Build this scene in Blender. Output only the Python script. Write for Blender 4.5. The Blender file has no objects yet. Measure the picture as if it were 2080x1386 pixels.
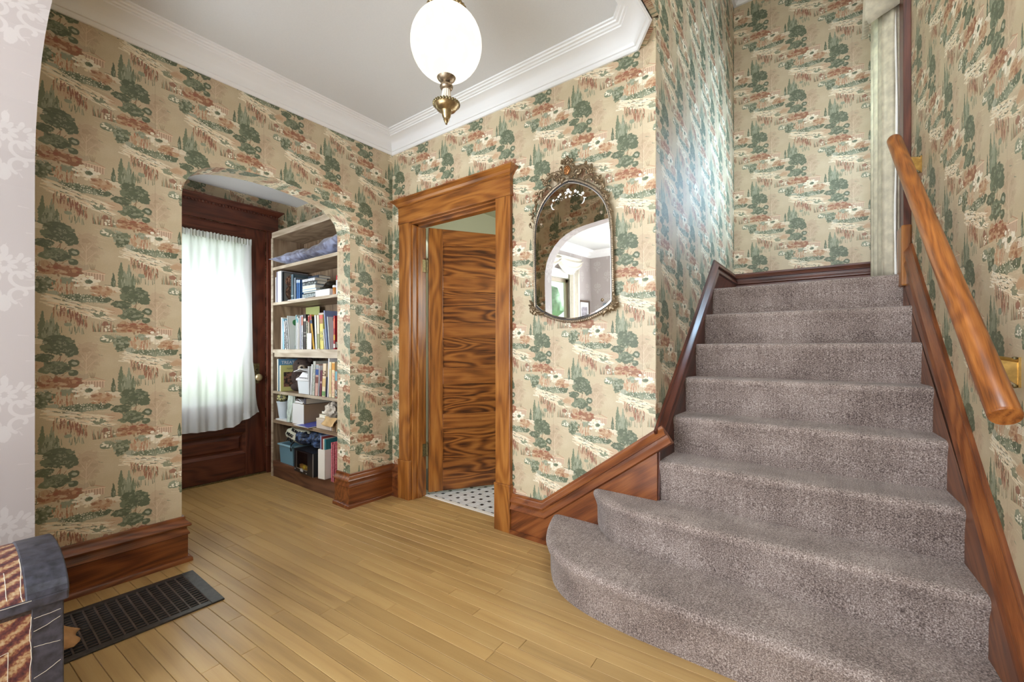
import bpy, bmesh, math, random
import numpy as np
from mathutils import Vector, Matrix, noise as mnoise

random.seed(11)
SC = bpy.context.scene
COL = SC.collection
PI = math.pi

# ------------------------------------------------------------------ camera, sky, lights, exposure
cam_data = bpy.data.cameras.new('camera')
cam_data.sensor_width = 36.0
cam_data.lens = 880.0 / 2080.0 * 36.0
cam_data.shift_y = 16.5 / 2080.0
cam_data.clip_start = 0.02
camera = bpy.data.objects.new('camera', cam_data)
COL.objects.link(camera)
camera.location = (2.849, -2.175, 1.15)
camera.rotation_euler = (PI / 2, 0, math.radians(37.22))
SC.camera = camera

SC.view_settings.view_transform = 'Standard'
SC.view_settings.look = 'None'
SC.view_settings.gamma = 1.0
SC.view_settings.use_curve_mapping = False
SC.view_settings.exposure = 1.08

world = bpy.data.worlds.new('sky')
SC.world = world
world.use_nodes = True
bgn = world.node_tree.nodes['Background']
bgn.inputs[0].default_value = (0.86, 0.93, 1.0, 1)
bgn.inputs[1].default_value = 0.85


def area(name, loc, direction, sx, sy, watts, col):
    l = bpy.data.lights.new(name, 'AREA')
    l.shape = 'RECTANGLE'
    l.size, l.size_y = sx, sy
    l.energy = watts
    l.color = col
    o = bpy.data.objects.new(name, l)
    o.location = loc
    o.rotation_euler = Vector(direction).to_track_quat('-Z', 'Z').to_euler()
    COL.objects.link(o)
    return o


# daylight at the front door and landing, added unseen fill lights, a washroom light
area('daylight_front_door', (-1.62, -0.72, 1.40), (1, 0, -0.05), 0.5, 1.45, 8, (0.90, 0.95, 1.0))
area('fill_vestibule_side', (-0.78, -1.50, 1.45), (0, 1, 0.0), 0.55, 0.95, 6, (0.90, 0.95, 1.0))  # added fill for the bookcase, shining through an unseen side opening
area('fill_living_south', (0.75, -5.60, 1.55), (0, 1, 0.0), 1.1, 1.6, 50, (0.84, 0.92, 1.0))  # added frontal fill behind the camera, at an unseen south opening
area('fill_living_south_east', (2.35, -5.60, 1.55), (0, 1, 0.0), 1.1, 1.6, 50, (0.84, 0.92, 1.0))  # second added fill lamp at the same unseen opening
landing = area('daylight_landing', (3.30, 1.53, 2.86), (-1, -0.80, -0.10), 0.42, 1.70, 25, (0.50, 0.75, 1.0))
landing.data.spread = math.radians(120)
area('fill_upper_hall', (2.72, -1.05, 4.14), (0, 0.12, -1), 0.8, 1.4, 34, (0.86, 0.93, 1.0))  # added unseen fill from above, brightens the stairs and lower steps
area('washroom_light', (1.95, 1.2, 1.7), (-1, 0, 0), 0.7, 1.0, 10, (1.0, 1.0, 0.92))  # area light inside the room beyond the oak door


sun = bpy.data.lights.new('sun', 'SUN')
sun.energy = 22
sun.color = (0.90, 0.95, 1.0)
sun.angle = math.radians(2)
sun_o = bpy.data.objects.new('sun', sun)
sun_o.rotation_euler = Vector((-0.10, 0.74, -0.67)).to_track_quat('-Z', 'Y').to_euler()
COL.objects.link(sun_o)

# ------------------------------------------------------------------ picture-free textures computed here
def fbm_tile(n, seed, octaves=(4, 8, 16, 32, 64)):
    rs = np.random.RandomState(seed)
    out = np.zeros((n, n), np.float32)
    amp, tot = 1.0, 0.0
    ii = np.arange(n)
    for o in octaves:
        g = rs.rand(o, o).astype(np.float32)
        x = ii * o / n
        i0 = np.floor(x).astype(int)
        t = x - i0
        t = t * t * (3 - 2 * t)
        i1 = (i0 + 1) % o
        a = g[i0][:, i0] * (1 - t)[None, :] + g[i0][:, i1] * t[None, :]
        b = g[i1][:, i0] * (1 - t)[None, :] + g[i1][:, i1] * t[None, :]
        out += amp * (a * (1 - t)[:, None] + b * t[:, None])
        tot += amp
        amp *= 0.72
    return out / tot


class Canvas:
    """A tileable painting: every dab wraps round the edges."""

    def __init__(self, n, bg, seed):
        self.n = n
        self.c = np.empty((n, n, 3), np.float32)
        self.c[:] = np.array(bg, np.float32) / 255
        self.N = (fbm_tile(n, seed) - 0.5) * 2
        self.N2 = (fbm_tile(n, seed + 5, (32, 64, 128)) - 0.5) * 2
        self.rs = np.random.RandomState(seed + 9)

    def win(self, x0, x1, y0, y1):
        xs = np.arange(int(math.floor(x0)), int(math.ceil(x1)) + 1)
        ys = np.arange(int(math.floor(y0)), int(math.ceil(y1)) + 1)
        return xs, ys, np.ix_(ys % self.n, xs % self.n)

    def put(self, idx, a, col):
        a = np.clip(a, 0, 1)[..., None]
        self.c[idx] = self.c[idx] * (1 - a) + np.array(col, np.float32) / 255 * a

    def blob(self, x, y, rx, ry, col, rag=0.45, alpha=1.0, soft=0.08, dab=None, rot=0.0):
        m = 1.5 * max(rx, ry)
        xs, ys, idx = self.win(x - m, x + m, y - m, y + m)
        X, Y = np.meshgrid(xs - x, ys - y)
        if rot:
            c, s = math.cos(rot), math.sin(rot)
            X, Y = X * c + Y * s, -X * s + Y * c
        r = np.sqrt((X / rx) ** 2 + (Y / ry) ** 2) + rag * self.N2[idx] + 0.25 * rag * self.N[idx]
        a = np.clip((1 - r) / soft, 0, 1) * alpha
        if dab is not None:
            a = a * np.clip((self.N2[idx] - dab) / 0.08, 0, 1)
        self.put(idx, a, col)

    def line(self, x0, y0, x1, y1, w0, w1, col, alpha=1.0):
        m = max(w0, w1) + 2
        xs, ys, idx = self.win(min(x0, x1) - m, max(x0, x1) + m, min(y0, y1) - m, max(y0, y1) + m)
        X, Y = np.meshgrid(xs.astype(np.float32), ys.astype(np.float32))
        dx, dy = x1 - x0, y1 - y0
        L = dx * dx + dy * dy + 1e-6
        t = np.clip(((X - x0) * dx + (Y - y0) * dy) / L, 0, 1)
        d = np.hypot(X - x0 - t * dx, Y - y0 - t * dy)
        w = w0 + (w1 - w0) * t + 0.6 * self.N2[idx]
        self.put(idx, np.clip(w - d + 0.5, 0, 1) * alpha, col)


def paint_wallpaper():
    n = 1024
    cv = Canvas(n, (200, 183, 152), 3)
    N = fbm_tile(n, 21, (2, 4, 8))[..., None]
    cv.c += (N - 0.5) * np.array([0.05, 0.05, 0.07], np.float32)
    rs = cv.rs
    U = lambda a, b: a + (b - a) * rs.rand()
    DG, MG, SG, LG = (90, 99, 74), (114, 123, 96), (145, 150, 125), (168, 170, 148)
    TR, GH = (150, 122, 92), (190, 167, 138)
    RU, SA, PP = (150, 101, 70), (184, 146, 110), (200, 172, 140)
    CR, WH, BR, TE = (232, 220, 192), (238, 230, 210), (136, 84, 64), (204, 176, 150)
    SX, SY = n / 1080.0, n / 780.0

    def motif(ox, oy):
        K = [0, 0, 1.0]
        P = lambda x, y: ((K[0] + (x - K[0]) * K[2] + ox) * SX, (K[1] + (y - K[1]) * K[2] + oy) * SY)

        def B(x, y, rx, ry, col, **k):
            px, py = P(x, y)
            cv.blob(px, py, rx * SX * K[2], ry * SY * K[2], col, **k)

        def Ln(x0, y0, x1, y1, w0, w1, col, alpha=1.0):
            a, b = P(x0, y0), P(x1, y1)
            cv.line(a[0], a[1], b[0], b[1], w0 * K[2], w1 * K[2], col, alpha)

        # the dim tree and hazy ground behind
        for dx, dy, rx, ry in ((0, 0, 75, 40), (-35, 60, 70, 45), (45, 75, 75, 50), (10, 130, 80, 40), (-60, 115, 45, 32)):
            B(870 + dx, 590 + dy, rx, ry, GH, rag=0.6, alpha=0.85)
        for dx, dy in ((-40, 640), (50, 650), (0, 600), (70, 700), (-60, 720)):
            B(870 + dx, dy + 10, 28, 16, (170, 146, 116), rag=0.7, alpha=0.5)
        Ln(868, 830, 872, 640, 3.5, 1.5, (214, 194, 166), .9)
        for x, y in ((800, 690), (940, 680), (830, 630), (920, 620), (905, 720)):
            Ln(870, y + 60, x, y, 2.2, 1, (214, 194, 166), .8)
        B(770, 815, 120, 45, (176, 158, 132), rag=0.5, alpha=0.6)
        B(1010, 700, 110, 70, (212, 198, 168), rag=.4, alpha=.35, soft=.8)
        B(430, 700, 90, 60, (188, 168, 136), rag=.4, alpha=.35, soft=.8)
        # pale sandy slopes
        for _ in range(26):
            x, y = U(360, 720), U(860, 990)
            Ln(x, y, x + U(50, 130), y + U(4, 16), U(1, 3), 0.6, CR, U(.25, .6))
        for _ in range(18):
            x, y = U(880, 1090), U(980, 1060)
            Ln(x, y, x + U(60, 140), y + U(0, 10), U(1, 2.5), 0.5, CR, U(.2, .5))
        # white terrace beside the cypresses
        for k in range(7):
            Ln(470 + U(-6, 10), 528 + 6 * k, 610 + U(-30, 10) + 5 * k, 531 + 6 * k, 2.6, 1.6, WH, .95)
        Ln(462, 522, 640, 524, 2, 2.4, DG)
        K[:] = [620, 522, 1.18]
        # cypresses
        for x, y0, y1, w, c in ((540, 448, 522, 15, DG), (590, 384, 522, 26, MG), (640, 392, 524, 24, SG), (668, 440, 520, 18, MG), (612, 430, 526, 20, SG)):
            px, py = P(x, (y0 + y1) / 2 + 6)
            for k in range(9):
                t = k / 8.0
                B(x + U(-2, 2), y0 + (y1 - y0) * t, w * (0.25 + 0.75 * math.sin(min(1, t * 1.25) * PI / 2)), (y1 - y0) * .11, c, rag=0.35)
            for k in range(7):
                xx = x + U(-.6, .6) * w
                yy = U(y0 + 30, y1 - 14)
                Ln(xx, yy, xx + U(-2, 2), yy + U(10, 34), 3.4, 1.2, random_pick(rs, (DG, LG, MG)), .9)
        K[:] = [690, 600, 1.17]
        # tall spreading tree
        Ln(700, 630, 690, 690, 3, 3.5, TR); Ln(665, 690, 700, 640, 2.2, 2, TR); Ln(730, 660, 705, 690, 2, 2, TR)
        Ln(668, 740, 686, 836, 4.5, 6, TR); Ln(640, 760, 672, 800, 2.4, 3.2, TR); Ln(712, 755, 680, 800, 2.4, 3.4, TR)
        Ln(620, 755, 640, 790, 1.6, 2, TR); Ln(740, 735, 690, 770, 1.6, 2.2, TR); Ln(600, 672, 660, 690, 1.5, 2, TR)
        B(690, 580, 92, 58, DG, rag=0.42); B(640, 552, 40, 26, DG, rag=.4); B(752, 605, 46, 40, DG, rag=.45); B(618, 598, 34, 26, MG, rag=.4)
        B(604, 650, 66, 25, DG, rag=.4); B(660, 700, 78, 30, MG, rag=.42); B(690, 722, 70, 26, DG, rag=.42); B(615, 722, 40, 22, MG, rag=.4)
        B(775, 686, 34, 23, DG, rag=.3, rot=.5); B(776, 686, 18, 9, LG, rag=.35, rot=.5); B(766, 744, 29, 19, DG, rag=.3); B(758, 738, 14, 7, SG, rag=.3)
        for cx, cy, rx, ry, m in ((690, 580, 96, 60, 34), (655, 705, 84, 34, 24), (604, 650, 64, 22, 14), (690, 720, 66, 24, 12)):
            for _ in range(m):
                a = U(0, 6.28); r = math.sqrt(rs.rand())
                B(cx + rx * r * math.cos(a), cy + ry * r * math.sin(a), U(8, 17), U(4, 8), random_pick(rs, (DG, DG, MG, SG, (82, 89, 68))), rag=.5, alpha=.85)
        for x, y, rx, ry in ((690, 575, 80, 46), (655, 705, 66, 26), (604, 648, 52, 18), (740, 610, 40, 30)):
            B(x, y, rx, ry, SG, rag=.3, dab=.16, alpha=.85)
            B(x, y, rx * .9, ry * .9, (80, 87, 66), rag=.3, dab=.34, alpha=.9)
        K[:] = [540, 850, 1.22]
        # shrubs at its foot
        B(520, 738, 62, 26, PP, rag=.55); B(505, 742, 40, 16, SA, rag=.6, alpha=.6)
        for _ in range(75):
            x = U(402, 632); h = U(20, 66)
            Ln(x + U(-10, 10), 862 - h, x, 862, .8, 2.6, random_pick(rs, (BR, (150, 120, 84), MG, (160, 112, 84), SG)), .9)
        B(480, 815, 26, 16, BR, rag=.6, alpha=.7); B(590, 810, 30, 18, SA, rag=.6, alpha=.7)
        for _ in range(16):
            B(U(470, 610), U(825, 858), 7, 4, WH, rag=.3)
        # grey-green bush with blades
        B(492, 906, 44, 26, SG, rag=.5); B(480, 915, 30, 14, MG, rag=.5, alpha=.8)
        for k in range(9):
            a = -1.1 + 2.2 * k / 8
            Ln(530, 925, 530 + 46 * math.sin(a), 925 - 54 * math.cos(a), 2, .6, MG)
        for _ in range(12):
            B(U(455, 520), U(890, 918), 8, 4, WH, rag=.3)
        for x, y, w in ((385, 948, 30), (440, 1000, 24), (560, 975, 26)):
            Ln(x, y, x + w, y + 6, 3, 1, MG, .8)
        K[:] = [800, 930, 1.22]
        # temple
        for c, pts in ((TE, ((838, 862, 60, 40),)),):
            px0, py0 = P(842, 848); px1, py1 = P(962, 892)
            xs, ys, idx = cv.win(px0, px1, py0, py1)
            cv.put(idx, np.full(idx[0].shape[:1] + idx[1].shape[1:], .9, np.float32), TE)
        for k in range(7):
            x = 858 + k * 16
            Ln(x, 852, x, 890, 2, 2, (160, 124, 98), .8)
            Ln(x + 7, 852, x + 7, 890, 1.6, 1.6, (226, 200, 172), .8)
        Ln(836, 846, 902, 828, 3, 3, (216, 186, 156)); Ln(902, 828, 968, 850, 3, 3, (190, 150, 120)); Ln(836, 848, 968, 852, 2.4, 2.4, (232, 206, 176))
        for k in range(5):
            Ln(886 + k * 4, 832, 874 + k * 9, 800 + 5 * (k % 2), 1.5, 1, (150, 128, 98), .9)
        # flowering banks
        B(725, 846, 108, 26, RU, rag=.5); B(790, 866, 70, 18, RU, rag=.5); B(650, 862, 60, 18, SA, rag=.6); B(720, 840, 90, 18, SA, rag=.4, dab=.12)
        B(700, 850, 90, 16, (132, 78, 58), rag=.4, dab=.3)
        for _ in range(60):
            a = U(0, 6.28); r = math.sqrt(rs.rand())
            B(722 + 118 * r * math.cos(a), 850 + 30 * r * math.sin(a), U(10, 24), U(4, 8), random_pick(rs, (RU, RU, SA, PP, (150, 84, 60))), rag=.5, alpha=.85)
        B(620, 946, 48, 42, DG, rag=.6); B(650, 920, 38, 24, MG, rag=.6); B(612, 950, 34, 30, SG, rag=.4, dab=.2)
        B(760, 908, 50, 20, SG, rag=.6); B(752, 900, 40, 12, LG, rag=.5, dab=.05)
        for _ in range(46):
            x = U(670, 812); y = U(905, 985)
            Ln(x, y, x + U(-5, 5), y + U(14, 34), 3.2, 1, random_pick(rs, (SA, SA, PP, RU, (186, 120, 88))), .95)
        for k in range(46):
            a = U(0, 6.28); r = U(.25, 1)
            B(862 + 74 * r * math.cos(a), 908 + 40 * r * math.sin(a), U(10, 17), U(6, 10), random_pick(rs, (WH, WH, CR, (226, 212, 184))), rag=.35)
        B(872, 905, 26, 11, MG, rag=.6); B(880, 903, 18, 6, DG, rag=.5)
        B(950, 950, 74, 30, SA, rag=.55); B(930, 938, 50, 18, PP, rag=.5); B(952, 980, 32, 15, RU, rag=.5); B(960, 955, 60, 22, RU, rag=.3, dab=.28)
        B(830, 1004, 178, 22, MG, rag=.5); B(820, 1010, 160, 16, DG, rag=.4, dab=.02); B(900, 1012, 110, 14, SG, rag=.5); B(960, 1002, 60, 18, DG, rag=.5)
        B(680, 985, 36, 14, LG, rag=.5)
        for _ in range(46):
            a = U(0, 6.28); r = math.sqrt(rs.rand())
            B(620 + 52 * r * math.cos(a), 940 + 48 * r * math.sin(a), U(7, 15), U(4, 8), random_pick(rs, (DG, MG, SG, LG)), rag=.5, alpha=.85)
            B(950 + 76 * r * math.cos(a + 1), 955 + 36 * r * math.sin(a + 1), U(8, 16), U(4, 7), random_pick(rs, (SA, PP, RU, SA)), rag=.5, alpha=.8)
        for _ in range(46):
            x = U(690, 990); y = U(975, 1010)
            Ln(x, y, x + U(-4, 4), y + U(10, 24), 2.2, 1, random_pick(rs, (DG, MG, SG, LG)), .9)
        for _ in range(34):
            B(U(700, 960), U(970, 1020), 4, 2.6, WH, rag=.2)
        K[:] = [820, 1080, 1.25]
        # stony cream path below, running down to the right
        for _ in range(230):
            t = rs.rand(); x = 640 + 330 * t + U(-30, 20); y = 1034 + 72 * t + U(-16, 46)
            Ln(x, y, x + U(26, 84), y + U(4, 16), U(2.5, 5.5), 1, random_pick(rs, (WH, CR, (232, 210, 176))), U(.6, .95))
        for _ in range(34):
            t = rs.rand(); x = 720 + 270 * t; y = 1042 + 72 * t + U(-8, 44)
            Ln(x, y, x + U(14, 38), y + U(2, 10), U(2, 3.6), 1, random_pick(rs, (DG, MG, (150, 128, 100))), .85)
        B(930, 1118, 42, 16, MG, rag=.6, alpha=.8); B(940, 1112, 34, 11, CR, rag=.5, dab=0.05)
        K[:] = [750, 1170, 1.3]
        # russet figures of shrubs under the path
        for _ in range(95):
            x = U(676, 846); y = 1112 + (x - 684) * .34 + U(-20, 30)
            Ln(x, y, x + U(-8, 8), y + U(16, 44), 3, 1.2, random_pick(rs, (BR, RU, (142, 86, 64), MG, PP, SA)), .92)
        B(728, 1170, 30, 14, PP, rag=.6, alpha=.8); B(746, 1200, 22, 12, SG, rag=.5)
        for _ in range(14):
            x = U(690, 830); y = 1232 + U(-6, 16)
            Ln(x + U(-8, 8), y - 26, x, y + 6, 1, 2.4, random_pick(rs, (MG, DG, SG)), .9)

    for ox in (0, 540):
        motif(ox, 390 if ox else 0)
    g = fbm_tile(n, 77, (256, 512))[..., None]
    cv.c += (g - 0.5) * 0.04
    return np.clip(cv.c, 0, 1)


def random_pick(rs, seq):
    return seq[rs.randint(len(seq))]


def paint_damask():
    n = 512
    cv = Canvas(n, (178, 169, 166), 31)
    W = (191, 184, 181)
    rs = cv.rs

    def scroll(cx, cy, m):
        for turn in (0, 1):
            pts = []
            for k in range(26):
                t = k / 25.0
                a = 0.4 + t * 4.6 + turn * 1.6
                r = (56 - 46 * t) * (1.0 if not turn else .7)
                pts.append((cx + m * (44 + r * math.cos(a)), cy + (70 * turn - 20) + r * math.sin(a)))
            for p, q in zip(pts, pts[1:]):
                cv.line(p[0], p[1], q[0], q[1], 6, 5, W, .9)
        for k in range(7):
            a = -1.2 + k * .4
            cv.blob(cx + m * (20 + 52 * math.cos(a)), cy - 60 + 40 * math.sin(a), 17, 8, W, rag=.2, alpha=.9, rot=a * m)
    for cx, cy in ((128, 128), (384, 384)):
        for m in (-1, 1):
            scroll(cx, cy, m)
        for k in range(9):
            a = k * 2 * PI / 9
            cv.blob(cx + 22 * math.cos(a), cy - 66 + 26 * math.sin(a), 15, 8, W, rag=.2, rot=a)
        cv.blob(cx, cy + 90, 16, 34, W, rag=.25)
        cv.blob(cx, cy - 118, 10, 26, W, rag=.25)
    for _ in range(60):
        x, y = rs.rand(2) * n
        cv.line(x, y, x + 14 * rs.randn(), y + 14 * rs.randn(), 2.4, 1, W, .6)
    return np.clip(cv.c, 0, 1)


def make_image(name, arr):
    h, w = arr.shape[:2]
    im = bpy.data.images.new(name, w, h)
    px = np.ones((h, w, 4), np.float32)
    px[..., :3] = arr[::-1]
    im.pixels.foreach_set(px.ravel())
    im.update()
    im.pack()
    return im


IMG_PAPER = make_image('landscape_toile', paint_wallpaper())
IMG_DAMASK = make_image('damask', paint_damask())


# ------------------------------------------------------------------ materials
class NT:
    def __init__(self, name):
        self.m = bpy.data.materials.new(name)
        self.m.use_nodes = True
        self.t = self.m.node_tree
        self.b = self.t.nodes['Principled BSDF']

    def n(self, typ, **kw):
        nd = self.t.nodes.new(typ)
        for k, v in kw.items():
            if k == 'ins':
                for a, b in v.items():
                    nd.inputs[a].default_value = b
            else:
                setattr(nd, k, v)
        return nd

    def l(self, a, b):
        self.t.links.new(a, b)

    def set(self, **kw):
        for k, v in kw.items():
            self.b.inputs[k.replace('_', ' ')].default_value = v

    def ramp(self, stops):
        r = self.n('ShaderNodeValToRGB')
        e = r.color_ramp.elements
        while len(e) < len(stops):
            e.new(0.5)
        for el, (p, c) in zip(e, stops):
            el.position = p
            el.color = tuple(c) + (1,)
        return r

    def bump(self, height, strength=0.2, dist=0.002):
        bp = self.n('ShaderNodeBump', ins={'Strength': strength, 'Distance': dist})
        self.l(height, bp.inputs['Height'])
        self.l(bp.outputs[0], self.b.inputs['Normal'])


def lin(r, g, b):
    f = lambda c: (c / 255 / 12.92) if c <= 10 else ((c / 255 + 0.055) / 1.055) ** 2.4
    return (f(r), f(g), f(b))


def flat(name, rgb, rough=0.6, metal=0.0, spec=0.5, noise=0.0, scale=30):
    t = NT(name)
    c = lin(*rgb)
    t.set(Base_Color=c + (1,), Roughness=rough, Metallic=metal, Specular_IOR_Level=spec)
    if noise:
        tc = t.n('ShaderNodeTexCoord')
        nz = t.n('ShaderNodeTexNoise', ins={'Scale': scale, 'Detail': 4})
        t.l(tc.outputs['Object'], nz.inputs['Vector'])
        r = t.ramp([(0.3, [x * (1 - noise) for x in c]), (0.7, [min(1, x * (1 + noise)) for x in c])])
        t.l(nz.outputs[0], r.inputs[0])
        t.l(r.outputs[0], t.b.inputs['Base Color'])
    return t.m


def wood(name, dark, mid, light, axis, rough=0.33, fine=1.0, rand=0.0, ring=9.0, coat=0.0, spec=0.5, figure=0.30, rot=None):
    """long streaks along the grain, fine open pores, and a drifting cathedral figure of strength `figure`"""
    t = NT(name)
    tc = t.n('ShaderNodeTexCoord')
    oi = t.n('ShaderNodeObjectInfo')
    off = t.n('ShaderNodeVectorMath', operation='SCALE', ins={0: (13.7, 5.1, 9.3)})
    t.l(oi.outputs['Random'], off.inputs['Scale'])
    add = t.n('ShaderNodeVectorMath', operation='ADD')
    t.l(tc.outputs['Object'], add.inputs[0])
    t.l(off.outputs[0], add.inputs[1])

    src = add.outputs[0]
    if rot:
        ro = t.n('ShaderNodeMapping')
        ro.inputs['Rotation'].default_value = rot
        t.l(src, ro.inputs[0])
        src = ro.outputs[0]

    def mapped(across, along):
        sc = [across] * 3
        sc['xyz'.index(axis)] = along
        mp = t.n('ShaderNodeMapping')
        mp.inputs['Scale'].default_value = sc
        t.l(src, mp.inputs[0])
        return mp.outputs[0]

    def noise(vec, detail, dist=0.0, rough_=.55):
        nz = t.n('ShaderNodeTexNoise', ins={'Scale': 1.0, 'Detail': detail, 'Distortion': dist, 'Roughness': rough_})
        t.l(vec, nz.inputs[0])
        return nz.outputs[0]

    def mad(v, k, c=0.0, plus=None):
        m = t.n('ShaderNodeMath', operation='MULTIPLY_ADD', ins={1: k, 2: c})
        t.l(v, m.inputs[0])
        if plus is not None:
            t.l(plus, m.inputs[2])
        return m.outputs[0]
    streak = noise(mapped(ring * 4.2, ring * .20), 4, .5)
    pores = noise(mapped(420, 11), 2)
    broad = noise(mapped(ring * .9, ring * .12), 2)
    # figure: contour lines of a slowly varying field read as growth rings
    field = noise(mapped(ring * .55, ring * .10), 1.5, .3)
    ph = mad(field, 64.0)
    sn = t.n('ShaderNodeMath', operation='SINE')
    t.l(ph, sn.inputs[0])
    v = mad(sn.outputs[0], figure * .5, .5)
    v = mad(streak, .85, plus=mad(v, 1.0, -.425))
    v = mad(pores, .55 * fine, plus=mad(v, 1.0, -.275 * fine))
    v = mad(broad, .5, plus=mad(v, 1.0, -.25))
    r = t.ramp([(.12, lin(*dark)), (.48, lin(*mid)), (.86, lin(*light))])
    t.l(v, r.inputs[0])
    out = r.outputs[0]
    if rand:
        hs = t.n('ShaderNodeHueSaturation')
        mr = t.n('ShaderNodeMapRange', ins={3: 1 - rand, 4: 1 + rand})
        t.l(oi.outputs['Random'], mr.inputs[0])
        t.l(mr.outputs[0], hs.inputs['Value'])
        t.l(out, hs.inputs['Color'])
        out = hs.outputs[0]
    t.l(out, t.b.inputs['Base Color'])
    t.set(Roughness=rough, Specular_IOR_Level=spec, Coat_Weight=coat, Coat_Roughness=0.16)
    t.bump(pores, 0.10, 0.001)
    return t.m


OAKC = ((84, 45, 17), (144, 86, 33), (174, 115, 53))
OAK = {a: wood('golden_oak_' + a, *OAKC, a, coat=.15) for a in 'xyz'}
BASEC = ((66, 31, 15), (117, 62, 29), (148, 88, 45))
BASE = {a: wood('red_oak_' + a, *BASEC, a, coat=.2) for a in 'xyz'}
DARKC = ((52, 24, 17), (88, 44, 30), (108, 58, 40))
DARK = {a: wood('mahogany_stain_' + a, *DARKC, a, rough=.36, coat=.1) for a in 'xyz'}
DOORROT = -math.atan2(.854, .521)
PANEL = wood('oak_door_panel', (60, 29, 12), (120, 68, 27), (156, 98, 44), 'x', coat=.15, ring=13, figure=.5, rot=(0, 0, DOORROT))
OAKRAIL = wood('oak_door_rail', (76, 40, 16), (132, 77, 32), (162, 103, 48), 'x', coat=.15, ring=10, figure=.3, rot=(0, 0, DOORROT))
SHELF = {a: wood('weathered_oak_' + a, (96, 76, 58), (138, 114, 90), (168, 146, 120), a, rough=.5) for a in 'xyz'}
SHELF_BASE = {a: wood('brown_oak_' + a, (70, 42, 30), (104, 68, 50), (128, 88, 66), a, rough=.45) for a in 'xyz'}
RAILM = wood('rail_oak', (96, 50, 18), (150, 86, 34), (182, 114, 52), 'y', rough=.36, coat=.2, ring=14, figure=.30, rot=(math.radians(-40), 0, 0))
RAKE_E = wood('red_oak_skirt', *BASEC, 'y', coat=.15, rot=(math.radians(-41), 0, 0))
RAKE_C = wood('mahogany_skirt', *DARKC, 'y', rough=.34, coat=.15, rot=(math.radians(-40), 0, 0))
RAKE_B = wood('oak_skirt', *BASEC, 'x', coat=.15, rot=(0, math.radians(36), 0))
MAPLE = wood('maple_floor', (142, 110, 66), (180, 145, 92), (196, 163, 108), 'x', rough=.36, rand=.09, fine=.25, ring=5.0, coat=.10, figure=.06)


def wallpaper(name, img, rough, spec, gain=1.0):
    t = NT(name)
    uv = t.n('ShaderNodeUVMap')
    im = t.n('ShaderNodeTexImage')
    im.image = img
    im.interpolation = 'Cubic'
    t.l(uv.outputs[0], im.inputs[0])
    sep = t.n('ShaderNodeSeparateXYZ')
    t.l(uv.outputs[0], sep.inputs[0])
    fr = t.n('ShaderNodeMath', operation='FRACT')
    ad = t.n('ShaderNodeMath', operation='ADD', ins={1: 0.21})
    t.l(sep.outputs[0], ad.inputs[0])
    t.l(ad.outputs[0], fr.inputs[0])
    seam = t.n('ShaderNodeMath', operation='LESS_THAN', ins={1: 0.0042})
    t.l(fr.outputs[0], seam.inputs[0])
    mix = t.n('ShaderNodeMix', data_type='RGBA')
    mix.inputs['B'].default_value = lin(150, 128, 100) + (1,)
    sm = t.n('ShaderNodeMath', operation='MULTIPLY', ins={1: 0.45})
    t.l(seam.outputs[0], sm.inputs[0])
    t.l(sm.outputs[0], mix.inputs['Factor'])
    t.l(im.outputs[0], mix.inputs['A'])
    t.l(mix.outputs['Result'], t.b.inputs['Base Color'])
    t.set(Roughness=rough, Specular_IOR_Level=spec)
    tc = t.n('ShaderNodeTexCoord')
    nz = t.n('ShaderNodeTexNoise', ins={'Scale': 260, 'Detail': 2})
    t.l(tc.outputs['Object'], nz.inputs[0])
    t.bump(nz.outputs[0], 0.06, 0.001)
    return t.m


PAPER = wallpaper('landscape_wallpaper', IMG_PAPER, 0.54, 0.85)
DAMASK = wallpaper('damask_wallpaper', IMG_DAMASK, 0.5, 0.4)
CEIL = flat('ceiling_paint', (220, 221, 222), .75, noise=.015, scale=120)
WHITE = flat('white_gloss_paint', (238, 238, 238), .38)
PLASTER = flat('greenish_plaster', (196, 196, 172), .7)
LAMPBRASS = flat('antique_lamp_brass', (168, 148, 112), .3, .95, noise=.25, scale=80)
BRASS = flat('aged_brass', (196, 158, 92), .32, 1.0, noise=.2, scale=60)
OLDBRASS = flat('tarnished_brass', (128, 116, 84), .45, .85, noise=.35, scale=90)
PEWTER = flat('antique_silver', (156, 140, 120), .36, .9, noise=.3, scale=120)
BRONZE = flat('antique_bronze', (134, 116, 92), .42, .8, noise=.35, scale=150)
IRON = flat('blackened_iron', (74, 70, 68), .42, .55, noise=.3, scale=60)
BLACK = flat('black_matte', (24, 23, 24), .6)
PAPERWHITE = flat('white_paper', (236, 236, 238), .7)
CREAM = flat('cream_paper', (222, 212, 190), .75)
MIRROR = flat('mirror_silver', (238, 236, 232), .015, 1.0)
MIRROR_EDGE = flat('bevelled_mirror_edge', (244, 246, 248), .12, 1.0)
ETCH = flat('etched_white', (248, 246, 240), .8)


def glass(name, tint=(1, 1, 1), rough=0.02, clear=0.82):
    t = NT(name)
    g = t.n('ShaderNodeBsdfGlass', ins={'IOR': 1.45, 'Roughness': rough})
    g.inputs['Color'].default_value = tuple(tint) + (1,)
    tr = t.n('ShaderNodeBsdfTransparent')
    mx = t.n('ShaderNodeMixShader', ins={0: clear})
    t.l(g.outputs[0], mx.inputs[1])
    t.l(tr.outputs[0], mx.inputs[2])
    t.l(mx.outputs[0], t.t.nodes['Material Output'].inputs[0])
    return t.m


GLASS = glass('window_glass')


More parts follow.
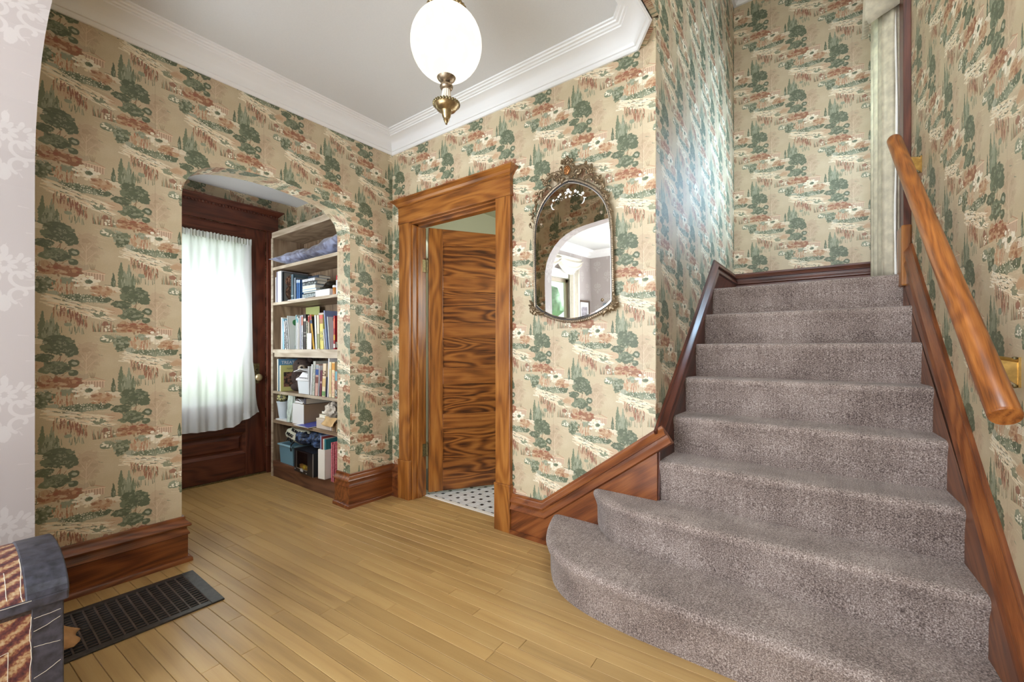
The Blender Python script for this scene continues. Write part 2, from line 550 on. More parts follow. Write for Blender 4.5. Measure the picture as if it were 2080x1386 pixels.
def cloth(name, rgb, transl=0.5, see=0.0, noise=0.0, rough=.9):
    t = NT(name)
    c = lin(*rgb)
    d = t.n('ShaderNodeBsdfDiffuse')
    tl = t.n('ShaderNodeBsdfTranslucent')
    for q in (d, tl):
        q.inputs[0].default_value = c + (1,)
    if noise:
        tc = t.n('ShaderNodeTexCoord')
        nz = t.n('ShaderNodeTexNoise', ins={'Scale': 26, 'Detail': 4})
        t.l(tc.outputs['Object'], nz.inputs[0])
        r = t.ramp([(.35, [x * (1 - noise) for x in c]), (.65, [min(1, x * (1 + noise * .4)) for x in c])])
        t.l(nz.outputs[0], r.inputs[0])
        t.l(r.outputs[0], d.inputs[0])
        t.l(r.outputs[0], tl.inputs[0])
    mx = t.n('ShaderNodeMixShader', ins={0: transl})
    t.l(d.outputs[0], mx.inputs[1])
    t.l(tl.outputs[0], mx.inputs[2])
    out = mx
    if see:
        tr = t.n('ShaderNodeBsdfTransparent')
        m2 = t.n('ShaderNodeMixShader', ins={0: see})
        t.l(mx.outputs[0], m2.inputs[1])
        t.l(tr.outputs[0], m2.inputs[2])
        out = m2
    t.l(out.outputs[0], t.t.nodes['Material Output'].inputs[0])
    return t.m


SHEER = cloth('white_sheer', (236, 238, 238), .45, .06)
DRAPE = cloth('cream_brocade', (222, 214, 192), .25, 0, .16)
SWAG = cloth('ivory_satin', (238, 232, 220), .25, 0, .06)


def carpet_mat():
    t = NT('heather_carpet')
    tc = t.n('ShaderNodeTexCoord')
    nz = t.n('ShaderNodeTexNoise', ins={'Scale': 230, 'Detail': 2, 'Roughness': .6})
    t.l(tc.outputs['Object'], nz.inputs[0])
    vo = t.n('ShaderNodeTexVoronoi', ins={'Scale': 260})
    t.l(tc.outputs['Object'], vo.inputs['Vector'])
    big = t.n('ShaderNodeTexNoise', ins={'Scale': 5, 'Detail': 3})
    t.l(tc.outputs['Object'], big.inputs[0])
    mp = t.n('ShaderNodeMapping')
    mp.inputs['Scale'].default_value = (150, 3, 3)
    t.l(tc.outputs['Object'], mp.inputs[0])
    rib = t.n('ShaderNodeTexNoise', ins={'Scale': 1.0, 'Detail': 1})
    t.l(mp.outputs[0], rib.inputs[0])
    a1 = t.n('ShaderNodeMath', operation='MULTIPLY_ADD', ins={1: 0.30, 2: -0.15})
    t.l(big.outputs[0], a1.inputs[0])
    a2 = t.n('ShaderNodeMath', operation='MULTIPLY_ADD', ins={1: 0.12, 2: -0.06})
    t.l(rib.outputs[0], a2.inputs[0])
    s1 = t.n('ShaderNodeMath', operation='ADD')
    t.l(nz.outputs[0], s1.inputs[0])
    t.l(a2.outputs[0], s1.inputs[1])
    s2 = t.n('ShaderNodeMath', operation='ADD')
    t.l(s1.outputs[0], s2.inputs[0])
    t.l(a1.outputs[0], s2.inputs[1])
    r = t.ramp([(.30, lin(78, 66, 62)), (.45, lin(128, 113, 106)), (.55, lin(152, 136, 128)), (.70, lin(196, 182, 174))])
    t.l(s2.outputs[0], r.inputs[0])
    t.l(r.outputs[0], t.b.inputs['Base Color'])
    t.set(Roughness=.95, Specular_IOR_Level=.1, Sheen_Weight=.2, Sheen_Roughness=.5)
    t.bump(vo.outputs['Distance'], .5, .004)
    return t.m


CARPET = carpet_mat()


def emit(name, rgb, strength, rgb2=None):
    t = NT(name)
    c = lin(*rgb)
    e = t.n('ShaderNodeEmission', ins={'Strength': strength})
    e.inputs[0].default_value = c + (1,)
    if rgb2:
        tc = t.n('ShaderNodeTexCoord')
        nz = t.n('ShaderNodeTexNoise', ins={'Scale': 9, 'Detail': 5, 'Distortion': 1.6})
        t.l(tc.outputs['Object'], nz.inputs[0])
        r = t.ramp([(.44, lin(*rgb2)), (.52, c)])
        t.l(nz.outputs[0], r.inputs[0])
        t.l(r.outputs[0], e.inputs[0])
    t.l(e.outputs[0], t.t.nodes['Material Output'].inputs[0])
    return t.m


# ------------------------------------------------------------------ mesh helpers
ORG = {}


class MB:
    """collects shapes and links them as ONE mesh object"""

    def __init__(self):
        self.v, self.f, self.mi, self.uv = [], [], [], []

    def add(self, verts, faces, mi=0, uvs=None):
        o = len(self.v)
        self.v += [tuple(p) for p in verts]
        for k, f in enumerate(faces):
            self.f.append([i + o for i in f])
            self.mi.append(mi)
            self.uv.append(uvs[k] if uvs else None)

    def box(self, x0, x1, y0, y1, z0, z1, mi=0, fn=None):
        vs = [(x, y, z) for z in (z0, z1) for y in (y0, y1) for x in (x0, x1)]
        if fn:
            vs = [fn(*p) for p in vs]
        self.add(vs, [(0, 2, 3, 1), (4, 5, 7, 6), (0, 1, 5, 4), (2, 6, 7, 3), (0, 4, 6, 2), (1, 3, 7, 5)], mi)

    def prism(self, poly, fn, d0, d1, mi=0):
        """poly in (a, b), pushed from depth d0 to d1; fn(a, b, d) -> point"""
        n = len(poly)
        vs = [fn(a, b, d0) for a, b in poly] + [fn(a, b, d1) for a, b in poly]
        fs = [tuple(range(n))[::-1], tuple(range(n, 2 * n))]
        fs += [(i, (i + 1) % n, (i + 1) % n + n, i + n) for i in range(n)]
        self.add(vs, fs, mi)

    def lathe(self, prof, c=(0, 0, 0), n=24, mi=0, flute=0, famp=0.0, fn=None):
        vs = []
        for r, z in prof:
            for k in range(n):
                a = 2 * PI * k / n
                rr = r * (1 + famp * math.cos(flute * a)) if flute else r
                p = (rr * math.cos(a), rr * math.sin(a), z)
                vs.append(fn(*p) if fn else (p[0] + c[0], p[1] + c[1], p[2] + c[2]))
        fs = []
        for j in range(len(prof) - 1):
            for k in range(n):
                k2 = (k + 1) % n
                fs.append((j * n + k, j * n + k2, (j + 1) * n + k2, (j + 1) * n + k))
        fs.append(tuple(range(n))[::-1])
        fs.append(tuple((len(prof) - 1) * n + k for k in range(n)))
        self.add(vs, fs, mi)

    def tube(self, pts, r, n=8, mi=0, closed=False, twist=None, up=(0, 0, 1)):
        pts = [Vector(p) for p in pts]
        m = len(pts)
        vs = []
        for i, p in enumerate(pts):
            a = pts[i - 1] if (i or closed) else p
            b = pts[(i + 1) % m] if (i < m - 1 or closed) else p
            t = (b - a).normalized()
            u = Vector(up)
            if abs(t.dot(u)) > .95:
                u = Vector((1, 0, 0)) if abs(t.x) < .9 else Vector((0, 1, 0))
            s = t.cross(u).normalized()
            w = s.cross(t)
            rad = r[i] if isinstance(r, (list, tuple)) else r
            for k in range(n):
                an = 2 * PI * k / n
                rr = rad * (1 + twist[0] * math.cos(twist[1] * an + twist[2] * i)) if twist else rad
                vs.append(p + s * (rr * math.cos(an)) + w * (rr * math.sin(an)))
        fs = []
        for i in range(m if closed else m - 1):
            i2 = (i + 1) % m
            for k in range(n):
                k2 = (k + 1) % n
                fs.append((i * n + k, i * n + k2, i2 * n + k2, i2 * n + k))
        if not closed:
            fs.append(tuple(range(n))[::-1])
            fs.append(tuple((m - 1) * n + k for k in range(n)))
        self.add(vs, fs, mi)

    def ball(self, c, rx, ry, rz, n=10, m=7, mi=0, fn=None):
        vs, fs = [], []
        for j in range(m + 1):
            th = PI * j / m
            for k in range(n):
                a = 2 * PI * k / n
                d = (math.sin(th) * math.cos(a), math.sin(th) * math.sin(a), math.cos(th))
                s = fn(*d) if fn else 1.0
                vs.append((c[0] + rx * d[0] * s, c[1] + ry * d[1] * s, c[2] + rz * d[2] * s))
        for j in range(m):
            for k in range(n):
                k2 = (k + 1) % n
                fs.append((j * n + k, (j + 1) * n + k, (j + 1) * n + k2, j * n + k2))
        self.add(vs, fs, mi)

    def sweep(self, path, prof, fn=None, mi=0, closed=False):
        """profile (d, h) carried along a flat path (a, b); d is offset to the right-hand side, mitred at the corners; fn(a, b, h) -> point"""
        fn = fn or (lambda a, b, h: (a, b, h))
        P = [Vector(p) for p in path]
        m, n = len(P), len(prof)
        vs = []
        for i in range(m):
            d1 = (P[i] - P[i - 1]).normalized() if i else (P[1] - P[0]).normalized()
            d2 = (P[i + 1] - P[i]).normalized() if i < m - 1 else d1
            n1, n2 = Vector((d1.y, -d1.x)), Vector((d2.y, -d2.x))
            bis = (n1 + n2)
            bis = bis / max(1e-6, bis.length)
            k = 1 / max(.3, bis.dot(n1))
            for d, h in prof:
                q = P[i] + bis * (d * k)
                vs.append(fn(q.x, q.y, h))
        fs = []
        for i in range(m - 1):
            for j in range(n - 1 if not closed else n):
                j2 = (j + 1) % n
                fs.append((i * n + j, i * n + j2, (i + 1) * n + j2, (i + 1) * n + j))
        fs.append(tuple(range(n)))
        fs.append(tuple((m - 1) * n + j for j in range(n))[::-1])
        self.add(vs, fs, mi)

    def grid(self, nu, nv, fn, mi=0, uv=False):
        vs = [fn(i / (nu - 1), j / (nv - 1)) for j in range(nv) for i in range(nu)]
        fs, us = [], []
        for j in range(nv - 1):
            for i in range(nu - 1):
                fs.append((j * nu + i, j * nu + i + 1, (j + 1) * nu + i + 1, (j + 1) * nu + i))
                us.append([(a / (nu - 1), b / (nv - 1)) for a, b in ((i, j), (i + 1, j), (i + 1, j + 1), (i, j + 1))])
        self.add(vs, fs, mi, us if uv else None)

    def build(self, name, mats, parent=None, smooth=False, bevel=0.0, fix=True, solid=0.0, kind=None):
        me = bpy.data.meshes.new(name)
        off = ORG.get(parent.name, Vector((0, 0, 0))) if parent else Vector((0, 0, 0))
        me.from_pydata([Vector(p) - off for p in self.v], [], self.f)
        mats = mats if isinstance(mats, (list, tuple)) else [mats]
        for m in mats:
            me.materials.append(m)
        me.polygons.foreach_set('material_index', self.mi)
        if any(u for u in self.uv):
            lay = me.uv_layers.new(name='UVMap')
            i = 0
            for u, p in zip(self.uv, me.polygons):
                for k in range(p.loop_total):
                    lay.data[i].uv = u[k] if u else (0, 0)
                    i += 1
        if fix:
            bm = bmesh.new()
            bm.from_mesh(me)
            bmesh.ops.recalc_face_normals(bm, faces=bm.faces)
            bm.to_mesh(me)
            bm.free()
        if smooth:
            me.polygons.foreach_set('use_smooth', [True] * len(me.polygons))
            me.set_sharp_from_angle(angle=math.radians(44))
        me.update()
        o = bpy.data.objects.new(name, me)
        COL.objects.link(o)
        if parent:
            o.parent = parent
        ORG[o.name] = off
        if bevel:
            b = o.modifiers.new('edge', 'BEVEL')
            b.width = bevel
            b.segments = 2
            b.limit_method = 'ANGLE'
            b.angle_limit = math.radians(50)
        if solid:
            s = o.modifiers.new('thickness', 'SOLIDIFY')
            s.thickness = solid
            s.offset = 0
        if kind:
            o['kind'] = kind
        return o


def tag(o, label=None, cat=None, group=None, kind=None):
    for k, v in (('label', label), ('category', cat), ('group', group), ('kind', kind)):
        if v:
            o[k] = v
    return o


def thing(name, label, cat, loc=(0, 0, 0), group=None, kind=None):
    o = bpy.data.objects.new(name, None)
    o.empty_display_size = .1
    COL.objects.link(o)
    o.location = loc
    ORG[o.name] = Vector(loc)
    return tag(o, label, cat, group, kind)


def structure(o, label, cat):
    return tag(o, label, cat, None, 'structure')


def text(body, size, mat, parent, origin, right, up, extrude=0.0004, name='lettering', align='CENTER', shear=0.0, bold=0.0):
    cu = bpy.data.curves.new(name, 'FONT')
    cu.body = body
    cu.size = size
    cu.extrude = extrude
    cu.align_x = align
    cu.align_y = 'CENTER'
    cu.shear = shear
    cu.offset = bold
    cu.materials.append(mat)
    tmp = bpy.data.objects.new(name, cu)
    me = bpy.data.meshes.new_from_object(tmp)
    bpy.data.objects.remove(tmp)
    o = bpy.data.objects.new(name, me)
    COL.objects.link(o)
    r, u = Vector(right).normalized(), Vector(up).normalized()
    w = r.cross(u).normalized()
    u = w.cross(r)
    off = ORG.get(parent.name, Vector((0, 0, 0)))
    o.parent = parent
    o.matrix_local = Matrix.Translation(Vector(origin) - off) @ Matrix((r, u, w)).transposed().to_4x4()
    ORG[o.name] = off
    return o


# ------------------------------------------------------------------ the shell of the house
TW, TH = 0.534, 0.517          # wallpaper repeat in metres
E_O = Vector((3.22, 0, 0))
E_E = Vector((-0.06, 1, 0)).normalized()
E_N = Vector((-E_E.y, E_E.x, 0))


def mapA(u, z, d): return (d, u, z)
def mapB(u, z, d): return (u, -d, z)
def mapC(u, z, d): return (2.106 + d, u, z)
def mapD(u, z, d): return (u, 2.0 - d, z)
def mapE(u, z, d): return tuple(E_O + E_E * u + E_N * d + Vector((0, 0, z)))
def mapF(u, z, d): return (u, -1.945 + d, z)


def wall(name, fn, u0, u1, z0, z1, hole, th, mats, label, su=1, u_at=0.0, z_at=0.0, tu=TW, tv=TH, reveal_mi=0, back_mi=0, crown=(0.639, 0.256)):
    mb = MB()
    ou, ov = crown[0] - su * u_at / tu, crown[1] - z_at / tv
    UV = lambda u, z: (su * u / tu + ou, z / tv + ov)

    def quad(a, b, c, d, dep, mi):
        mb.add([fn(p[0], p[1], dep) for p in (a, b, c, d)], [(0, 1, 2, 3)], mi, [[UV(*p) for p in (a, b, c, d)]])
    for dep, mi in ((0, 0), (-th, back_mi)):
        if not hole:
            quad((u0, z0), (u1, z0), (u1, z1), (u0, z1), dep, mi)
        else:
            zb = hole[0][1]
            quad((u0, z0), (hole[0][0], z0), (hole[0][0], z1), (u0, z1), dep, mi)
            quad((hole[-1][0], z0), (u1, z0), (u1, z1), (hole[-1][0], z1), dep, mi)
            if zb > z0 + .001:
                quad((hole[0][0], z0), (hole[-1][0], z0), (hole[-1][0], zb), (hole[0][0], zb), dep, mi)
            for p, q in zip(hole, hole[1:]):
                if abs(p[0] - q[0]) > 1e-5:
                    quad(p, q, (q[0], z1), (p[0], z1), dep, mi)
    if hole:
        L = 0.0
        pts = list(hole) + ([hole[0]] if hole[0][1] > z0 + .001 else [])
        for p, q in zip(pts, pts[1:]):
            l2 = L + math.hypot(q[0] - p[0], q[1] - p[1])
            mb.add([fn(p[0], p[1], 0), fn(q[0], q[1], 0), fn(q[0], q[1], -th), fn(p[0], p[1], -th)], [(0, 1, 2, 3)], reveal_mi,
                   [[(0.1, L / tv), (0.1, l2 / tv), (0.1 + th / tu, l2 / tv), (0.1 + th / tu, L / tv)]])
            L = l2
    for a, b in (((u0, z0), (u0, z1)), ((u1, z0), (u1, z1)), ((u0, z1), (u1, z1))):
        mb.add([fn(a[0], a[1], 0), fn(b[0], b[1], 0), fn(b[0], b[1], -th), fn(a[0], a[1], -th)], [(0, 1, 2, 3)], 0, [[UV(*a), UV(*b), UV(*b), UV(*a)]])
    o = mb.build(name, mats, fix=False)
    return structure(o, label, 'wall')


ARCH = [(-1.387, 0), (-1.387, 1.985), (-1.384, 2.025), (-1.372, 2.062), (-1.349, 2.104), (-1.315, 2.145), (-1.274, 2.173), (-1.225, 2.192), (-1.154, 2.208),
        (-1.063, 2.219), (-0.965, 2.224), (-0.863, 2.223), (-0.754, 2.215), (-0.65, 2.201), (-0.557, 2.182), (-0.492, 2.158), (-0.436, 2.122), (-0.399, 2.077), (-0.381, 2.03), (-0.375, 1.985), (-0.375, 0)]
wall('wall_west', mapA, -1.96, 0.0, 0, 2.83, ARCH, .168, [PAPER], 'long wall of landscape wallpaper pierced by an arched opening', 1, -1.583, 1.423)
wall('wall_north', mapB, 0.0, 2.104, 0, 4.2, [(.235, 0), (.235, 2.118), (1.087, 2.118), (1.087, 0)], .13, [PAPER, PLASTER], 'landscape wallpaper wall with the open oak door and the mirror', 1, 1.421, .685, back_mi=1)
wall('wall_stair_west', mapC, 0.003, 2.0, 0, 4.2, None, .1, [PAPER, PLASTER], 'papered wall rising along the left side of the stairs', 1, .41, 1.1, back_mi=1)
wall('wall_landing_north', mapD, 1.9, 3.4, 1.3, 4.2, None, .1, [PAPER], 'papered wall at the back of the stair landing', 1, 2.833, 3.453)
wall('wall_east', mapE, -2.2, 2.1, -.05, 4.2, [(1.30, 1.98), (1.30, 3.75), (1.76, 3.75), (1.76, 1.98)], .16, [PAPER], 'papered wall on the right of the stairs behind the handrail', -1, -.203, 2.198)
F_HALF = [(.23, 0), (.23, 1.80), (.237, 1.93), (.262, 2.035), (.305, 2.12), (.365, 2.195), (.435, 2.255), (.52, 2.302), (.61, 2.334), (.72, 2.355), (.925, 2.378), (1.25, 2.395), (1.615, 2.40)]
F_ARCH = F_HALF + [(3.23 - a, b) for a, b in F_HALF[:-1][::-1]]
wall('wall_south', mapF, -.02, 3.36, 0, 4.2, F_ARCH, .14, [PAPER, DAMASK], 'papered wall with the wide arch to the living room, pale damask in its reveal', -1, .9, 2.4, reveal_mi=1, back_mi=1)

# upstand round the stair well above the hall ceiling
mb = MB()
for (x0, y0), (x1, y1) in (((2.020, -.005), (2.146, -.166)), ((2.146, -.166), (2.146, -1.945))):
    d = Vector((x1 - x0, y1 - y0, 0))
    L = d.length
    d.normalize()
    nn = Vector((-d.y, d.x, 0)) * .03
    a, b = Vector((x0, y0, 0)), Vector((x1, y1, 0))
    for off in (Vector((0, 0, 0)), nn):
        P = [a + off + Vector((0, 0, 2.70)), b + off + Vector((0, 0, 2.70)), b + off + Vector((0, 0, 4.2)), a + off + Vector((0, 0, 4.2))]
        mb.add(P, [(0, 1, 2, 3)], 0, [[(0, 2.70 / TH), (L / TW, 2.70 / TH), (L / TW, 4.2 / TH), (0, 4.2 / TH)]])
    mb.add([a + Vector((0, 0, 2.70)), b + Vector((0, 0, 2.70)), b + nn + Vector((0, 0, 2.70)), a + nn + Vector((0, 0, 2.70))], [(0, 1, 2, 3)], 0, [[(0, 0), (L / TW, 0), (L / TW, .05), (0, .05)]])
structure(mb.build('wall_stairwell', [PAPER], fix=False), 'papered upstand edging the stairwell above the hall ceiling', 'wall')


def slab(name, poly, z0, z1, mat, label, cat):
    mb = MB()
    mb.prism(poly, lambda a, b, d: (a, b, d), z0, z1)
    return structure(mb.build(name, mat), label, cat)


R4 = lambda x0, x1, y0, y1: [(x0, y0), (x1, y0), (x1, y1), (x0, y1)]
slab('ceiling_hall', [(-.2, -1.945), (2.146, -1.945), (2.146, -.166), (2.02, 0), (-.2, 0)], 2.81, 2.9, CEIL, 'grey white hall ceiling with the pendant lamp', 'ceiling')
slab('ceiling_stairwell', R4(2.0, 3.5, -2.05, 2.1), 4.18, 4.26, CEIL, 'ceiling high over the stairs', 'ceiling')
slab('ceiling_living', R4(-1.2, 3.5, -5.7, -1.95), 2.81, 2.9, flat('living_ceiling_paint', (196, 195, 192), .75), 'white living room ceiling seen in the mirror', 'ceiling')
slab('ceiling_vestibule', R4(-1.6, -.1, -1.5, 0.0), 2.55, 2.62, CEIL, 'low ceiling over the front door vestibule', 'ceiling')
slab('ceiling_washroom', R4(-.4, 2.05, .12, 2.2), 2.66, 2.72, PLASTER, 'greenish ceiling glimpsed above the oak door', 'ceiling')

# vestibule behind the arch
wall('wall_vestibule_west', lambda u, z, d: (-1.44 + d, u, z), -1.5, -.0, 0, 2.6, [(-1.245, .012), (-1.245, 2.25), (-.345, 2.25), (-.345, .012)], .14, [PAPER], 'papered wall over the dark front door', 1, -.62, 2.36)
wall('wall_vestibule_north', lambda u, z, d: (u, -.05 - d, z), -1.5, -.05, 0, 2.6, None, .05, [PAPER], 'papered wall above the built in bookcase', 1, -.75, 2.36)
wall('wall_vestibule_south', lambda u, z, d: (u, -1.40 + d, z), -1.5, -.02, 0, 2.6, [(-1.08, .93), (-1.08, 1.97), (-.48, 1.97), (-.48, .93)], .06, [PAPER], 'papered side wall of the vestibule behind the arch', -1, -.6, 1.4)  # unseen opening added to let the side fill lamp in
# washroom beyond the oak door
wall('wall_washroom_north', lambda u, z, d: (u, 2.1 - d, z), -.4, 2.1, 0, 2.7, None, .06, [PLASTER], 'pale wall of the room beyond the oak door')
wall('wall_washroom_west', lambda u, z, d: (-.32 + d, u, z), .1, 2.2, 0, 2.7, None, .06, [PLASTER], 'pale side wall of the room beyond the oak door')
# living room behind the camera, seen in the mirror
wall('wall_living_west', lambda u, z, d: (-1.03 + d, u, z), -5.6, -1.95, 0, 2.83, [(-4.78, .7), (-4.78, 2.22), (-3.75, 2.22), (-3.75, .7)], .16, [DAMASK], 'pink damask living room wall with a curtained window', 1, tu=.42, tv=.42)
wall('wall_living_south', lambda u, z, d: (u, -5.55 + d, z), -1.1, 3.5, 0, 2.83, [(.1, .7), (.1, 2.4), (3.0, 2.4), (3.0, .7)], .16, [DAMASK], 'far damask wall of the living room', -1, tu=.42, tv=.42)  # unseen opening added to let the fill lamps and sun in
wall('wall_living_east', lambda u, z, d: (3.36 - d, u, z), -5.6, -1.95, 0, 2.83, None, .1, [DAMASK], 'damask wall on the east side of the living room', -1, tu=.42, tv=.42)

# ------------------------------------------------------------------ floors
mb = MB()
mb.box(-1.6, 3.5, -2.3, .12, -.08, -.012)
floor = structure(mb.build('floor', MAPLE), 'varnished maple strip floor of the hall', 'floor')
mb = MB(); mb.box(-.4, 3.1, -5.2, -2.9, .0, .012)  # unseen pale slab added to bounce sunlight up to the ceilings
tag(mb.build('reflector', flat('pale_reflector', (214, 214, 212), .9)), 'pale grey rug unseen on the living room floor, added to bounce light upward', 'reflector')
slab('floor_living', R4(-1.2, 3.5, -5.7, -2.3), -.08, 0, MAPLE, 'wooden floor of the living room', 'floor')
PW = 0.0615
PANG = math.radians(3.2)
plank_mesh = {}


def plank_data(L):
    if L not in plank_mesh:
        g, c = .0006, .0013
        x0, x1, y0, y1 = g, L - g, g - PW / 2, PW / 2 - g
        vs = [(x0, y0, -.014), (x1, y0, -.014), (x1, y1, -.014), (x0, y1, -.014), (x0, y0, -c), (x1, y0, -c), (x1, y1, -c), (x0, y1, -c),
              (x0 + c, y0 + c, 0), (x1 - c, y0 + c, 0), (x1 - c, y1 - c, 0), (x0 + c, y1 - c, 0)]
        fs = [(0, 1, 5, 4), (1, 2, 6, 5), (2, 3, 7, 6), (3, 0, 4, 7), (4, 5, 9, 8), (5, 6, 10, 9), (6, 7, 11, 10), (7, 4, 8, 11), (8, 9, 10, 11)]
        me = bpy.data.meshes.new('plank')
        me.from_pydata(vs, [], fs)
        me.materials.append(MAPLE)
        plank_mesh[L] = me
    return plank_mesh[L]


prs = random.Random(5)
row = 0
b = -2.26
while b < .12:
    a = -1.62 - prs.random() * .9
    while a < 3.3:
        L = prs.choice((.55, .8, 1.05, 1.3, 1.6))
        ca, sa = math.cos(PANG), math.sin(PANG)
        x, y = a * ca - b * sa, a * sa + b * ca
        mx, my = x + L / 2, y + L / 2 * sa
        hidden = (x > 2.0 and my > -.42) or my > .12 or (x + L < -.12 and my < -1.47) or x + L < -1.42 or (x + L < .1 and my > -.09) or my < -2.28 or (x + L < -.25 and my > -.3)
        if not hidden:
            o = bpy.data.objects.new('plank', plank_data(L))
            o.location = (x, y, 0)
            o.rotation_euler = (0, 0, PANG)
            o.parent = floor
            COL.objects.link(o)
        a += L
    b += PW
    row += 1

# tiled floor beyond the oak door: white weave of tiles with small black dots
tile_m = flat('white_marble_tile', (222, 222, 222), .3, noise=.10, scale=40)
grout_m = flat('grey_grout', (150, 150, 150), .8)
mb = MB()
mb.box(-.4, 2.1, .125, 2.2, -.06, -.002)
tf = structure(mb.build('floor_washroom', grout_m), 'white basketweave tile floor with black dots', 'floor')
wt, bt = MB(), MB()
mod = .082
for i in range(-5, 16):
    for j in range(0, 18):
        x, y = i * mod, .155 + j * mod
        g = .0015
        if .1 < x < 1.25 and y < 1.5:
            if (i + j) % 2 == 0:
                for k in range(2):
                    wt.box(x + .013, x + mod - .013, y + .013 + k * .028 + g, y + .013 + (k + 1) * .028 - g, -.004, .002 + .0006 * ((i * 3 + j + k) % 3))
            else:
                for k in range(2):
                    wt.box(x + .013 + k * .028 + g, x + .013 + (k + 1) * .028 - g, y + .013, y + mod - .013, -.004, .002 + .0006 * ((i + j * 2 + k) % 3))
            wt.box(x + .015, x + mod - .015, y - .011, y + .011, -.004, .002)
            wt.box(x - .011, x + .011, y + .015, y + mod - .015, -.004, .002)
            bt.box(x - .011, x + .011, y - .011, y + .011, -.004, .0025)
wt.build('white_tiles', tile_m, tf, kind='stuff')
bt.build('black_dots', flat('black_tile', (32, 32, 36), .35), tf, kind='stuff')
mb = MB()
mb.box(.237, 1.085, .118, .150, -.01, .004)
structure(mb.build('trim_1', flat('white_marble_strip', (238, 234, 226), .35)), 'white marble threshold strip under the oak door', 'threshold')

# ------------------------------------------------------------------ crown moulding
CROWN = [(0, 2.690), (.010, 2.690), (.016, 2.697), (.018, 2.708), (.026, 2.710), (.029, 2.716), (.034, 2.730), (.044, 2.746), (.060, 2.762), (.080, 2.773), (.104, 2.778), (.106, 2.785), (.116, 2.786), (.121, 2.793), (.133, 2.794), (.137, 2.801), (.148, 2.802), (.150, 2.812), (0, 2.812)]
mb = MB()
mb.sweep([(0, -2.0), (0, 0), (2.018, 0), (2.146, -.166), (2.146, -1.945)], CROWN)
structure(mb.build('trim_2', WHITE, smooth=True), 'white coved crown moulding round the hall ceiling', 'crown moulding')
mb = MB()
mb.sweep([(-1.03, -2.085), (3.36, -2.085), (3.36, -5.55), (-1.03, -5.55), (-1.03, -2.085)], CROWN)
structure(mb.build('trim_3', WHITE, smooth=True), 'white crown moulding of the living room seen in the mirror', 'crown moulding')
mb = MB()
mb.sweep([(2.106, 1.0), (2.106, 2.0), (3.1, 2.0)], [(0, 4.12), (.02, 4.12), (.05, 4.165), (.06, 4.18), (0, 4.18)])
structure(mb.build('trim_4', WHITE), 'white moulding under the stairwell ceiling', 'crown moulding')

# ------------------------------------------------------------------ baseboards
BB = [(0, .242), (.010, .242), (.013, .237), (.012, .230), (.016, .222), (.024, .212), (.033, .205), (.036, .198), (.033, .191), (.020, .189), (.018, .180), (.022, .168), (.028, .156), (.030, .148), (.026, .146), (.022, .143), (.022, .028), (.034, .026), (.040, .018), (.041, .0), (0, 0)]
mb = MB()
mb.sweep([(0, -1.945), (0, -1.387), (-.16, -1.387)], BB)
structure(mb.build('baseboard_west', BASE['y'], smooth=True), 'tall moulded oak baseboard left of the arch, above the floor register', 'baseboard')
mb = MB()
mb.sweep([(-.166, -.375), (0, -.375), (0, 0), (.118, 0)], BB)
structure(mb.build('baseboard_corner', BASE['y'], smooth=True), 'moulded oak baseboard wrapping the right foot of the arch', 'baseboard')
mb = MB()
mb.sweep([(-.02, -2.085), (-1.03, -2.085), (-1.03, -5.55)][::-1], BB)
structure(mb.build('baseboard_living', BASE['y'], smooth=True), 'oak baseboard of the living room', 'baseboard')

# raking skirt of the stair: on the north wall, then up the stair wall and round the landing
RCAP = [(0, 0), (.012, 0), (.015, -.006), (.013, -.014), (.018, -.022), (.030, -.032), (.036, -.040), (.034, -.048), (.022, -.050), (.020, -.060), (.026, -.072), (.032, -.084), (.034, -.092), (.029, -.096), (.022, -.100), (0, -.100)]


def rake_cap(mb, path, fn):
    """moulding profile (d out of the wall, h up across the run) along a path in wall coordinates (u, z)"""
    mb.sweep(path, [(-h, d) for d, h in RCAP], lambda a, b, h: fn(a, b, h))


mb = MB()
rake_cap(mb, [(1.2, .245), (1.425, .245), (2.137, .770)], mapB)
mb.prism([(1.2, .02), (2.12, .02), (2.12, .70), (1.425, .19), (1.2, .19)], mapB, .001, .022)
mb.box(1.2, 1.50, -.036, -.001, 0, .026)
structure(mb.build('baseboard_stair_foot', RAKE_B, smooth=True), 'oak baseboard kinking up into the stair skirt by the bottom steps', 'baseboard')
mb = MB()
rake_cap(mb, [(-.033, .742), (1.235, 1.800), (2.0, 1.800)], mapC)
mb.prism([(-.020, .20), (.0, .70), (1.22, 1.72), (2.0, 1.72), (2.0, 1.45), (1.2, 1.35), (.2, .4)], mapC, .001, .022)
structure(mb.build('baseboard_stair_west', RAKE_C, smooth=True), 'dark stained skirt climbing the left side of the stairs', 'baseboard')
mb = MB()
rake_cap(mb, [(2.106, 1.800), (3.2, 1.800)], mapD)
mb.prism([(2.106, 1.45), (3.2, 1.45), (3.2, 1.72), (2.106, 1.72)], mapD, .001, .022)
structure(mb.build('baseboard_landing', DARK['x'], smooth=True), 'dark moulded skirt along the back of the landing', 'baseboard')
mb = MB()
z_e = lambda s: .832 + .878 * s
rake_cap(mb, [(-.93, z_e(-.93)), (1.02, z_e(1.02))], mapE)
mb.prism([(-.93, z_e(-.93) - .08), (1.03, z_e(1.03) - .08), (1.25, 1.62), (1.25, 1.3), (-.35, 0.03), (-.93, .0)], mapE, .001, .024)
structure(mb.build('baseboard_stair_east', RAKE_E, smooth=True), 'red oak skirt climbing the right side of the stairs', 'baseboard')

